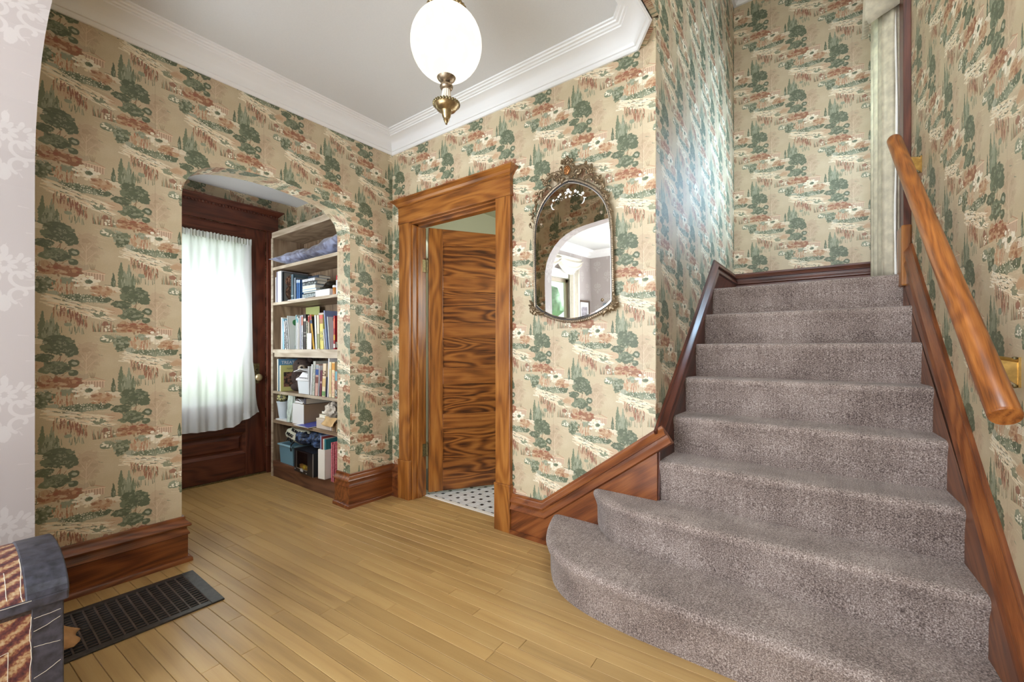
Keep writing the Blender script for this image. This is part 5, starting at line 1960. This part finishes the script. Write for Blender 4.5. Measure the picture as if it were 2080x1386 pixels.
book('cream book with a red top behind the white card', -.657, -.636, S4, 1.428, (222, 208, 186), depth=.2, bands=[(.8, .97, (176, 66, 60))])
mb = MB(); mb.box(-.655, -.588, -.354, -.350, S4, 1.28)
tag(mb.build('white_card', PAPERWHITE), 'blank white card leaning on the picture books', 'card')
book('mustard book with a navy and red top leaning in the row', -.578, -.548, S4, 1.434, (206, 160, 58), lean=-.056, depth=.21, bands=[(.74, .84, (44, 66, 104)), (.85, .99, (162, 52, 54))], face=[('r', .1, .14, .1, .13, (54, 48, 46))])
book('white book with a pale green edge right of the mustard one', -.540, -.514, S4, 1.426, (226, 230, 224), lean=-.018, depth=.21)
book('cream and olive book beside the yellow book', -.508, -.474, S4, 1.424, (226, 214, 186), lean=-.012, depth=.21, bands=[(.02, .45, (150, 152, 104))])
book('yellow book with a red and brown top in the row', -.466, -.412, S4, 1.425, (214, 202, 112), lean=-.014, depth=.21, bands=[(.74, .88, (170, 122, 80)), (.88, .99, (204, 92, 84)), (.25, .52, mottle('yellow_print', (196, 184, 96), (96, 92, 70), 90, (214, 202, 112)))])
book('slim white book leaning right of the yellow book', -.404, -.390, S4, 1.310, (232, 232, 234), lean=-.022, depth=.2)
book('tall blue grey book leaning at the right of the row', -.372, -.352, S4, 1.456, (128, 142, 178), lean=-.046, depth=.215)
book('white covered book with a red figure near the red book', -.336, -.322, S4, 1.404, (214, 220, 220), lean=-.030, depth=.20, face=[('o', .11, .17, .040, .030, (178, 64, 74)), ('o', .125, .10, .030, .060, (186, 84, 96)), ('r', .10, .235, .06, .012, (86, 76, 84))])
book('red picture book with a tan oval at the right end of the row', -.272, -.250, S4, 1.408, (178, 32, 42), lean=0, depth=.21,
     bands=[(.27, .43, (210, 160, 60)), (.62, .92, (214, 96, 66)), (.04, .16, (222, 214, 204))], face=[('o', .085, .150, .055, .070, mottle('tan_oval', (188, 150, 92), (220, 190, 132), 60)), ('r', .05, .035, .045, .022, (226, 220, 208)), ('r', .115, .035, .012, .022, (226, 220, 208)), ('o', .10, .235, .03, .02, (214, 170, 130))])
carton('maroon_board', 'maroon brown board slanting behind the red picture book', 'board', -.40, -.225, -.125, -.118, S4, 1.505, flat('maroon_board_m', (98, 48, 32), .5), False)
flat_book('pale pink book lying across the tops of the row', -.705, -.48, -.23, .13, 1.441, 1.458, (220, 196, 196))

# --- fifth shelf: bear, white box, books
b1 = thing('picture_book', 'tall blue picture book with white lettering behind the yellow bordered book', 'book', (-1.158, -.25, S5))
mb = MB(); mb.box(-1.170, -1.152, -.356, -.12, S5, 1.062); mb.box(-1.168, -1.154, -.3575, -.355, S5 + .003, 1.059)
mb.build('cover', flat('sky_blue_cover', (98, 146, 182), .4), b1, bevel=.001)
mb = MB(); mb.box(-1.1685, -1.1535, -.359, -.356, S5 + .002, 1.060)
mb.build('page_edges', PAGES, b1)
text('TREAT IN', .040, PAPERWHITE, b1, (-1.1515, -.331, 1.028), (0, 1, 0), (0, 0, 1), align='LEFT', bold=.0004)
text('THE LAND', .040, PAPERWHITE, b1, (-1.1515, -.322, .985), (0, 1, 0), (0, 0, 1), align='LEFT', bold=.0006)
b2 = thing('picture_book', 'pale yellow bordered picture book with a dark picture on its cover', 'book', (-1.122, -.25, S5))
mb = MB(); mb.box(-1.134, -1.114, -.352, -.10, S5, 1.006)
mb.build('cover', flat('lemon_cover', (206, 204, 130), .4), b2, bevel=.001)
mb = MB(); mb.box(-1.133, -1.115, -.355, -.351, S5 + .002, 1.004)
mb.build('page_edges', PAGES, b2)
mb = MB(); mb.box(-1.1142, -1.1133, -.328, -.13, .812, .944)
mb.build('cover_picture', mottle('cover_picture_m', (48, 42, 38), (146, 104, 84), 34, (92, 72, 60)), b2)
text('NANCY C', .026, flat('grey_ink', (120, 118, 104)), b2, (-1.1135, -.300, .974), (0, 1, 0), (0, 0, 1), align='LEFT')
bear = thing('teddy_bear', 'dark brown teddy bear with a pale muzzle peering over the white box', 'teddy bear', (-.99, -.20, S5))
FUR = flat('brown_fur', (66, 52, 46), .95, noise=.5, scale=180)


def fuzz(c, r, seed):
    return lambda x, y, z: 1 + .07 * mnoise.noise((x * 7 + seed, y * 7, z * 7)) + .05 * mnoise.noise((x * 21, y * 21 + seed, z * 21))


mb = MB()
mb.ball((-.975, -.215, .995), .100, .088, .082, 30, 20, 0, fuzz(0, 0, 1))
mb.ball((-.975, -.19, .865), .105, .085, .098, 26, 18, 0, fuzz(0, 0, 2))
for sx in (-1, 1):
    mb.ball((-.975 + sx * .12, -.225, .895), .042, .040, .075, 16, 12, 0, fuzz(0, 0, 3))
    mb.ball((-.975 + sx * .07, -.235, .812), .048, .062, .038, 16, 12, 0, fuzz(0, 0, 4))
mb.build('body', FUR, bear, smooth=True)
for sx, zz in ((-1, 1.056), (1, 1.052)):
    mb = MB(); mb.ball((-.975 + sx * .078, -.20, zz), .036, .020, .024, 16, 10, 0, fuzz(0, 0, 5))
    mb.build('ear', FUR, bear, smooth=True)
hf = Vector((.80, -.60, 0))                      # the way the bear looks
hs = Vector((.60, .80, 0))
hc = Vector((-.975, -.215, .995))
q = hc + hf * .088 + Vector((0, 0, -.012))
mb = MB(); mb.ball(tuple(q), .034, .034, .030, 18, 12, 0, fuzz(0, 0, 6))
mz = mb.build('muzzle', flat('tan_fur', (172, 156, 136), .9, noise=.2, scale=150), bear, smooth=True)
mb = MB(); mb.ball(tuple(q + hf * .031 + Vector((0, 0, .008))), .011, .011, .010, 12, 8)
mb.build('nose', BLACK, mz, smooth=True)
for sg in (-1, 1):
    mb = MB(); mb.ball(tuple(hc + hf * .080 + hs * (.034 * sg) + Vector((0, 0, .030))), .008, .008, .009, 10, 7)
    mb.build('eye', flat('bead_eye', (20, 16, 14), .12), bear, smooth=True)
wbx = thing('paper_box', 'open white plastic box with loose papers on top in front of the bear', 'box', (-.76, -.29, S5))
mb = MB()
taperf = lambda x, y, z: ((x + .755) * (1 + .16 * (z - S5) / .11) - .755, (y + .285) * (1 + .12 * (z - S5) / .11) - .285, z)
for x0, x1, y0, y1 in ((-.83, -.665, -.335, -.331), (-.83, -.665, -.24, -.236), (-.83, -.826, -.335, -.236), (-.669, -.665, -.335, -.236)):
    mb.box(x0, x1, y0, y1, S5, .885, 0, taperf)
mb.box(-.83, -.665, -.335, -.236, S5, S5 + .004)
mb.build('tub', flat('translucent_white', (222, 228, 232), .4), wbx)
mb = MB()
mb.box(-.853, -.640, -.350, -.220, .884, .896)
mb.build('rim', PAPERWHITE, wbx, bevel=.003)
mb = MB()
mb.prism([(-.90, .958), (-.79, .985), (-.66, .965), (-.655, .962), (-.79, .981), (-.90, .953)], lambda a, b, d: (a, d, b), -.345, -.24)
mb.prism([(-.86, .900), (-.785, .955), (-.655, .935), (-.652, .900)], lambda a, b, d: (a, d, b - .02 * (d + .3)), -.325, -.245)
mb.prism([(-.86, .898), (-.66, .898), (-.66, .936), (-.70, .940)], lambda a, b, d: (a, d, b), -.346, -.342)
mb.build('folded_papers', PAPERWHITE, wbx)
mb = MB()
for k in range(11):
    x = -.80 + k * .0125
    mb.box(x, x + .008 - .003 * (k % 3 == 0), -.3475, -.346, .904 + .0015 * (k % 2), .914 - .001 * k % .003)
mb.build('printed_line', BLACK, wbx)
R5 = [(-.650, -.632, 1.008, (220, 222, 224), -.010, 'white folder edge at the left of the leaning books by the bear', []),
      (-.622, -.602, 1.026, (238, 238, 238), .020, 'slim white book second among the books by the bear', []),
      (-.596, -.556, 1.052, (186, 188, 178), .022, 'grey cream thick book among the books by the bear', [(.1, .9, mottle('grey_spine', (150, 154, 146), (200, 200, 188), 90))]),
      (-.550, -.504, 1.028, (198, 158, 146), .018, 'pink book with a blue band beside the maroon book', [(.66, .84, (46, 78, 140)), (.40, .60, (120, 72, 66)), (.86, .98, (150, 160, 166))]),
      (-.498, -.486, 1.018, (230, 230, 232), .014, 'thin white book between the pink and maroon books', []),
      (-.480, -.448, .980, (104, 46, 62), .018, 'maroon book among the books by the bear', [(.5, .58, (180, 150, 150))]),
      (-.442, -.392, 1.036, (222, 202, 170), .018, 'cream book with a brown drawing right of the maroon one', [(.62, .78, mottle('brown_drawing', (110, 76, 58), (222, 202, 170), 70)), (.02, .16, (112, 146, 92)), (.3, .55, (206, 172, 116))]),
      (-.386, -.372, .930, (62, 62, 84), .012, 'short dark blue book beside the tall white one', []),
      (-.362, -.344, 1.078, (240, 238, 238), .016, 'tallest white book among the books by the bear', []),
      (-.338, -.306, 1.050, (224, 208, 170), .006, 'cream and tan book left of the orange topped one', [(.1, .8, (214, 190, 140))]),
      (-.300, -.256, 1.050, (226, 212, 172), .004, 'cream book with an orange top at the right end by the bear', [(.78, .97, (208, 148, 62)), (.04, .7, mottle('tan_print', (224, 196, 160), (204, 140, 120), 60))]),
      (-.250, -.222, .990, (164, 108, 90), .002, 'brown book with a teal top at the far right by the bear', [(.62, .95, (124, 176, 186)), (.05, .3, mottle('figure_print', (70, 84, 78), (220, 214, 204), 60))])]
for x0, x1, top, c, ln, lab, bd in R5:
    book(lab, x0, x1, S5, top, c, lean=ln, bands=bd, depth=.2, group='books beside the bear')
flat_book('dark navy book lying behind the tops of the books by the bear', -.38, -.23, -.14, .06, 1.052, 1.078, (50, 52, 78), pages_front=False)

# --- sixth shelf
mb = MB()
lump(mb, (-1.165, -.310, .712), (.056, .046, .034), .25, 2.2, 3)
tag(mb.build('floral_bundle', mottle('floral_cloth', (52, 58, 62), (206, 200, 140), 60, (150, 144, 96)), None, smooth=True), 'black and yellow floral cloth bundle in the white tub', 'cloth')
tub = thing('white_tub', 'white plastic tub holding the floral bundle', 'tub', (-1.165, -.305, S6))
mb = MB()
mb.lathe([(.034, S6 + .012), (.040, .56), (.048, .63), (.054, .668), (.058, .674), (.057, .680), (.051, .676), (.046, .64), (.034, .56), (.001, .54)], (-1.165, -.305, 0), 28)
mb.build('tub_wall', flat('white_plastic', (214, 226, 236), .35), tub, smooth=True)
flat_book('flat white pad under the white tub', -1.21, -1.0, -.355, .20, S6, S6 + .011, (236, 236, 236), name='paper_pad')
mb = MB()


def wrap(u, v):
    a = 2 * PI * u
    r = 1 + .18 * mnoise.noise((3 * math.cos(a), 3 * math.sin(a), v * 4)) + .10 * math.sin(9 * a + 3 * v)
    z = .752 - .234 * v
    w = .042 + .006 * math.sin(5 * v)
    return (-.972 + w * r * math.cos(a), -.322 - .012 * v + .026 * r * math.sin(a), z)


mb.grid(44, 26, wrap)
tag(mb.build('wrapped_bundle', flat('pale_green_wrap', (204, 218, 210), .25, noise=.12, scale=50), None, smooth=True), 'pale green plastic wrapped bundle standing over the shelf edge', 'bundle')
carton('storage_box', 'white ended storage box with tan sides standing in the sixth shelf', 'box', -.900, -.712, -.352, -.09, S6, .686, flat('tan_board', (176, 152, 124), .7), False)
mb = MB(); mb.box(-.901, -.711, -.3535, -.350, S6, .687)
o = mb.build('front_panel', flat('white_card', (234, 234, 234), .6), bpy.data.objects['storage_box'])
flat_book('dark grey book lying on the storage box', -.735, -.705, -.34, .25, .688, .738, (82, 78, 86), pages_front=False)
mb = MB()
mb.grid(10, 8, lambda u, v: (-.872 + .13 * u, -.345 + .10 * v, .690 + .036 * (1 - .3 * v) * (.6 + .4 * math.sin(5 * u + 2 * v))))
mb.grid(10, 5, lambda u, v: (-.872 + .13 * u, -.346, .690 + .022 * v * (.7 + .3 * math.sin(5 * u))))
tag(mb.build('loose_papers', PAPERWHITE, None, smooth=True, solid=.001), 'loose white papers heaped on the storage box', 'paper')
nb = thing('notebook', 'blue covered notebook lying over the shelf edge', 'notebook', (-.62, -.31, S6))
mb = MB(); mb.box(-.745, -.560, -.395, -.22, S6 + .006, S6 + .010, fn=lambda x, y, z: (x + .35 * (y + .39), y, z + .12 * (y + .36)))
mb.build('cover', flat('royal_blue', (74, 80, 160), .4), nb)
mb = MB(); mb.box(-.742, -.563, -.393, -.223, S6 + .001, S6 + .006, fn=lambda x, y, z: (x + .35 * (y + .39), y, z + .12 * (y + .36)))
mb.build('pages', PAGES, nb)
mb = MB(); mb.box(-.790, -.60, -.398, -.26, S6 + .0005, S6 + .005, fn=lambda x, y, z: (x + .25 * (y + .39), y, z))
tag(mb.build('ring_pad', [PAPERWHITE]), 'white ring pad under the blue notebook', 'notebook')
carton('beige_box', 'low beige carton at the right of the sixth shelf', 'box', -.525, -.300, -.345, -.13, S6, .594, flat('beige_board', (196, 182, 168), .7), True, flat('beige_board_lid', (206, 194, 176), .7))
flat_book('cream paperback lying on the beige carton', -.520, -.415, -.325, .17, .596, .625, (220, 206, 176), skew=.1)
flat_book('black covered book on top of the cream paperback', -.500, -.385, -.315, .17, .626, .652, (44, 46, 52), skew=.1)
mb = MB()
lump(mb, (-.400, -.28, .660), (.058, .052, .062), .34, 2.2, 8, 36, 26)
tag(mb.build('cloth_scraps', flat('cream_rag', (206, 196, 180), .9, noise=.25, scale=50), None, smooth=True), 'crumpled cream rags at the right end of the sixth shelf', 'cloth')
mb = MB()
mb.grid(12, 10, lambda u, v: (-.385 + .17 * u, -.354 + .012 * math.sin(8 * u + 4 * v) - .02 * v, .622 - .055 * v - .02 * math.sin(3 * u) * v))
tag(mb.build('paper_bag', flat('kraft_paper', (204, 170, 120), .8, noise=.15), None, smooth=True, solid=.002), 'torn tan paper bag hanging over the beige carton', 'paper bag')
for k, c in enumerate(((176, 148, 116), (150, 122, 98), (190, 160, 124))):
    book(('first', 'second', 'third')[k] + ' small tan paperback at the right of the beige carton', -.292 + .026 * k, -.270 + .026 * k, S6, .572 + .004 * k, c, depth=.14, group='tan paperbacks')

# --- bottom shelf
bag = thing('tote_bag', 'stuffed off white cloth bag with black letters lying over the teal bin', 'bag', (-.93, -.25, .3))
mb = MB()
CANVAS = flat('off_white_canvas', (208, 206, 186), .85, noise=.12, scale=40)
lump(mb, (-.93, -.235, .402), (.215, .115, .080), .22, 1.8, 5, 40, 28)
mb.build('body', CANVAS, bag, smooth=True)
for s, x, z, y, sz, sh in (('RUN', -.890, .446, -.342, .032, .1), ('MUG', -.920, .414, -.368, .034, .1), ('JOG', -.905, .372, -.374, .036, .1)):
    text(s, sz, BLACK, bag, (x, y, z), (.88, .22, -.34), (.28, .22, 1), .004, shear=sh, bold=.0004)
jk = MB()
DENIM = mottle('dark_denim', (26, 30, 44), (76, 98, 136), 34, (44, 54, 78))
lump(jk, (-.80, -.30, .392), (.105, .062, .052), .24, 2.2, 11, 36, 26)
lump(jk, (-.62, -.25, .405), (.150, .09, .062), .2, 1.8, 14, 36, 24)
lump(jk, (-.57, -.26, .366), (.14, .085, .030), .25, 2.0, 17, 30, 20)
jt = thing('jacket', 'crumpled dark blue jacket heaped on the black box', 'jacket', (-.66, -.26, .3))
jk.build('cloth', DENIM, jt, smooth=True)
mb = MB()
mb.tube([(-.885, -.345, .355), (-.905, -.362, .33), (-.908, -.366, .30), (-.900, -.366, .275)], .006, 6)
mb.build('strap', BLACK, jt, smooth=True)
bn = thing('teal_bin', 'translucent teal plastic bin with a rim at the left of the bottom shelf', 'bin', (-1.03, -.25, S7))
TEAL = NT('teal_plastic')
TEAL.set(Base_Color=lin(132, 176, 196) + (1,), Roughness=.3, Transmission_Weight=.25)
TEAL = TEAL.m
mb = MB()
tap = lambda x, y, z: (-1.02 + (x + 1.02) * (1 + .09 * (z - S7) / .17), -.25 + (y + .25) * (1 + .09 * (z - S7) / .17), z)
for x0, x1, y0, y1 in ((-1.135, -.905, -.345, -.341), (-1.135, -.905, -.155, -.151), (-1.135, -1.131, -.345, -.151), (-.909, -.905, -.345, -.151)):
    mb.box(x0, x1, y0, y1, S7, .30, 0, tap)
mb.box(-1.135, -.905, -.345, -.151, S7, S7 + .004)
mb.build('bin_wall', TEAL, bn)
mb = MB()
for x0, x1, y0, y1 in ((-1.155, -.885, -.366, -.346), (-1.155, -.885, -.145, -.128), (-1.155, -1.138, -.366, -.128), (-.902, -.885, -.366, -.128)):
    mb.box(x0, x1, y0, y1, .300, .314)
mb.build('bin_rim', flat('teal_rim', (150, 190, 208), .3), bn, bevel=.003)
bb = thing('toy_box', 'black display box with a window front and yellow inside, jutting from the bottom shelf', 'box', (-.60, -.33, S7))
bfn = lambda a, b, z: (-.763 + a * .999 + b * .042, -.406 - a * .042 + b * .999, z)       # turned a little outwards
BW_, BD_, Z0, Z1 = .325, .215, S7 + .001, S7 + .186
WX0, WX1, WZ0, WZ1 = .045, .232, S7 + .036, S7 + .172
mb = MB()
mb.box(0, WX0, 0, .004, Z0, Z1, 0, bfn); mb.box(WX1, BW_, 0, .004, Z0, Z1, 0, bfn)
mb.box(WX0, WX1, 0, .004, Z0, WZ0, 0, bfn); mb.box(WX0, WX1, 0, .004, WZ1, Z1, 0, bfn)
mb.box(0, .004, 0, BD_, Z0, Z1, 0, bfn); mb.box(BW_ - .004, BW_, 0, BD_, Z0, Z1, 0, bfn)
mb.box(0, BW_, BD_ - .004, BD_, Z0, Z1, 0, bfn); mb.box(0, BW_, 0, BD_, Z1 - .004, Z1, 0, bfn); mb.box(0, BW_, 0, BD_, Z0, Z0 + .004, 0, bfn)
mb.build('carton', flat('black_gloss_card', (30, 30, 34), .3), bb)
mb = MB()
for x0, x1, z0, z1 in ((WX0 - .004, WX0, WZ0, WZ1), (WX0, WX1 - .01, WZ0 - .004, WZ0), (BW_ - .003, BW_ + .0005, Z0, Z1)):
    mb.box(x0, x1, -.001, .003, z0, z1, 0, bfn)
mb.build('silver_edging', flat('silver_foil', (190, 186, 180), .3, .6), bb)
mb = MB(); mb.box(WX0, WX1, .0045, .0055, WZ0, WZ1, 0, bfn)
mb.build('clear_window', glass('acetate'), bb)
mb = MB(); mb.prism([(.10, S7 + .01), (.205, S7 + .01), (.205, S7 + .10), (.175, S7 + .055)], lambda a, b, d: bfn(a, d, b), .06, .075)
mb.prism([(.03, S7 + .01), (.20, S7 + .01), (.20, S7 + .045), (.03, S7 + .055)], lambda a, b, d: bfn(a, d, b), .03, .05)
mb.build('toy', mottle('yellow_brown_toy', (140, 92, 40), (214, 186, 50), 30), bb)
mb = MB()
for k, (a, h) in enumerate(((.108, .018), (.118, .026), (.128, .022), (.138, .028), (.150, .020))):
    mb.box(a, a + .007, -.0006, .001, S7 + .014, S7 + .014 + h, 0, bfn)
mb.box(.012, .022, -.0006, .001, S7 + .018, S7 + .026, 0, bfn); mb.box(.205, .222, -.0006, .001, S7 + .010, S7 + .016, 0, bfn)
mb.build('printed_mark', flat('white_print', (206, 206, 208), .5), bb)
mf = thing('magazine_file', 'off white magazine file holding books at the right of the bottom shelf', 'file box', (-.36, -.29, S7))
ffn = lambda a, b, z: (-.392 + a * .98 - b * .10, -.404 + a * .18 + b * .98, z)
mb = MB()
mb.box(0, .078, 0, .004, S7, .372, 0, ffn); mb.box(0, .004, 0, .24, S7, .372, 0, ffn); mb.box(.074, .078, 0, .24, S7, .372, 0, ffn)
mb.box(0, .078, 0, .24, S7, S7 + .004, 0, ffn); mb.box(0, .078, .236, .24, S7, .40, 0, ffn)
mb.build('file_wall', flat('ivory_card', (224, 218, 206), .6), mf, bevel=.001)
FB = [(.006, .018, .475, (146, 156, 182), 'blue grey book at the left inside the magazine file'), (.020, .034, .466, (126, 46, 44), 'dark red book inside the magazine file'), (.036, .050, .452, (222, 216, 200), 'cream book inside the magazine file'), (.052, .072, .450, (44, 112, 120), 'teal book at the right inside the magazine file')]
for a0, a1, top, c, lab in FB:
    mb = MB()
    mb.box(a0, a1, .016, .019, S7 + .005, top, 0, ffn); mb.box(a0, a0 + .002, .016, .20, S7 + .005, top, 0, ffn); mb.box(a1 - .002, a1, .016, .20, S7 + .005, top, 0, ffn)
    mb.box(a0 + .002, a1 - .002, .019, .197, S7 + .006, top - .003, 1, ffn)
    tag(mb.build('book', [col(c), PAGES]), lab, 'book', 'books in the magazine file')
PK = mottle('pink_spine', (206, 96, 108), (232, 150, 156), 120)
for k in range(2):
    book(('first', 'second')[k] + ' slim pink album at the far right of the bottom shelf', -.240 + .022 * k, -.222 + .022 * k, S7, .440 - .01 * k, PK, yf=-.384, depth=.24, group='pink albums')
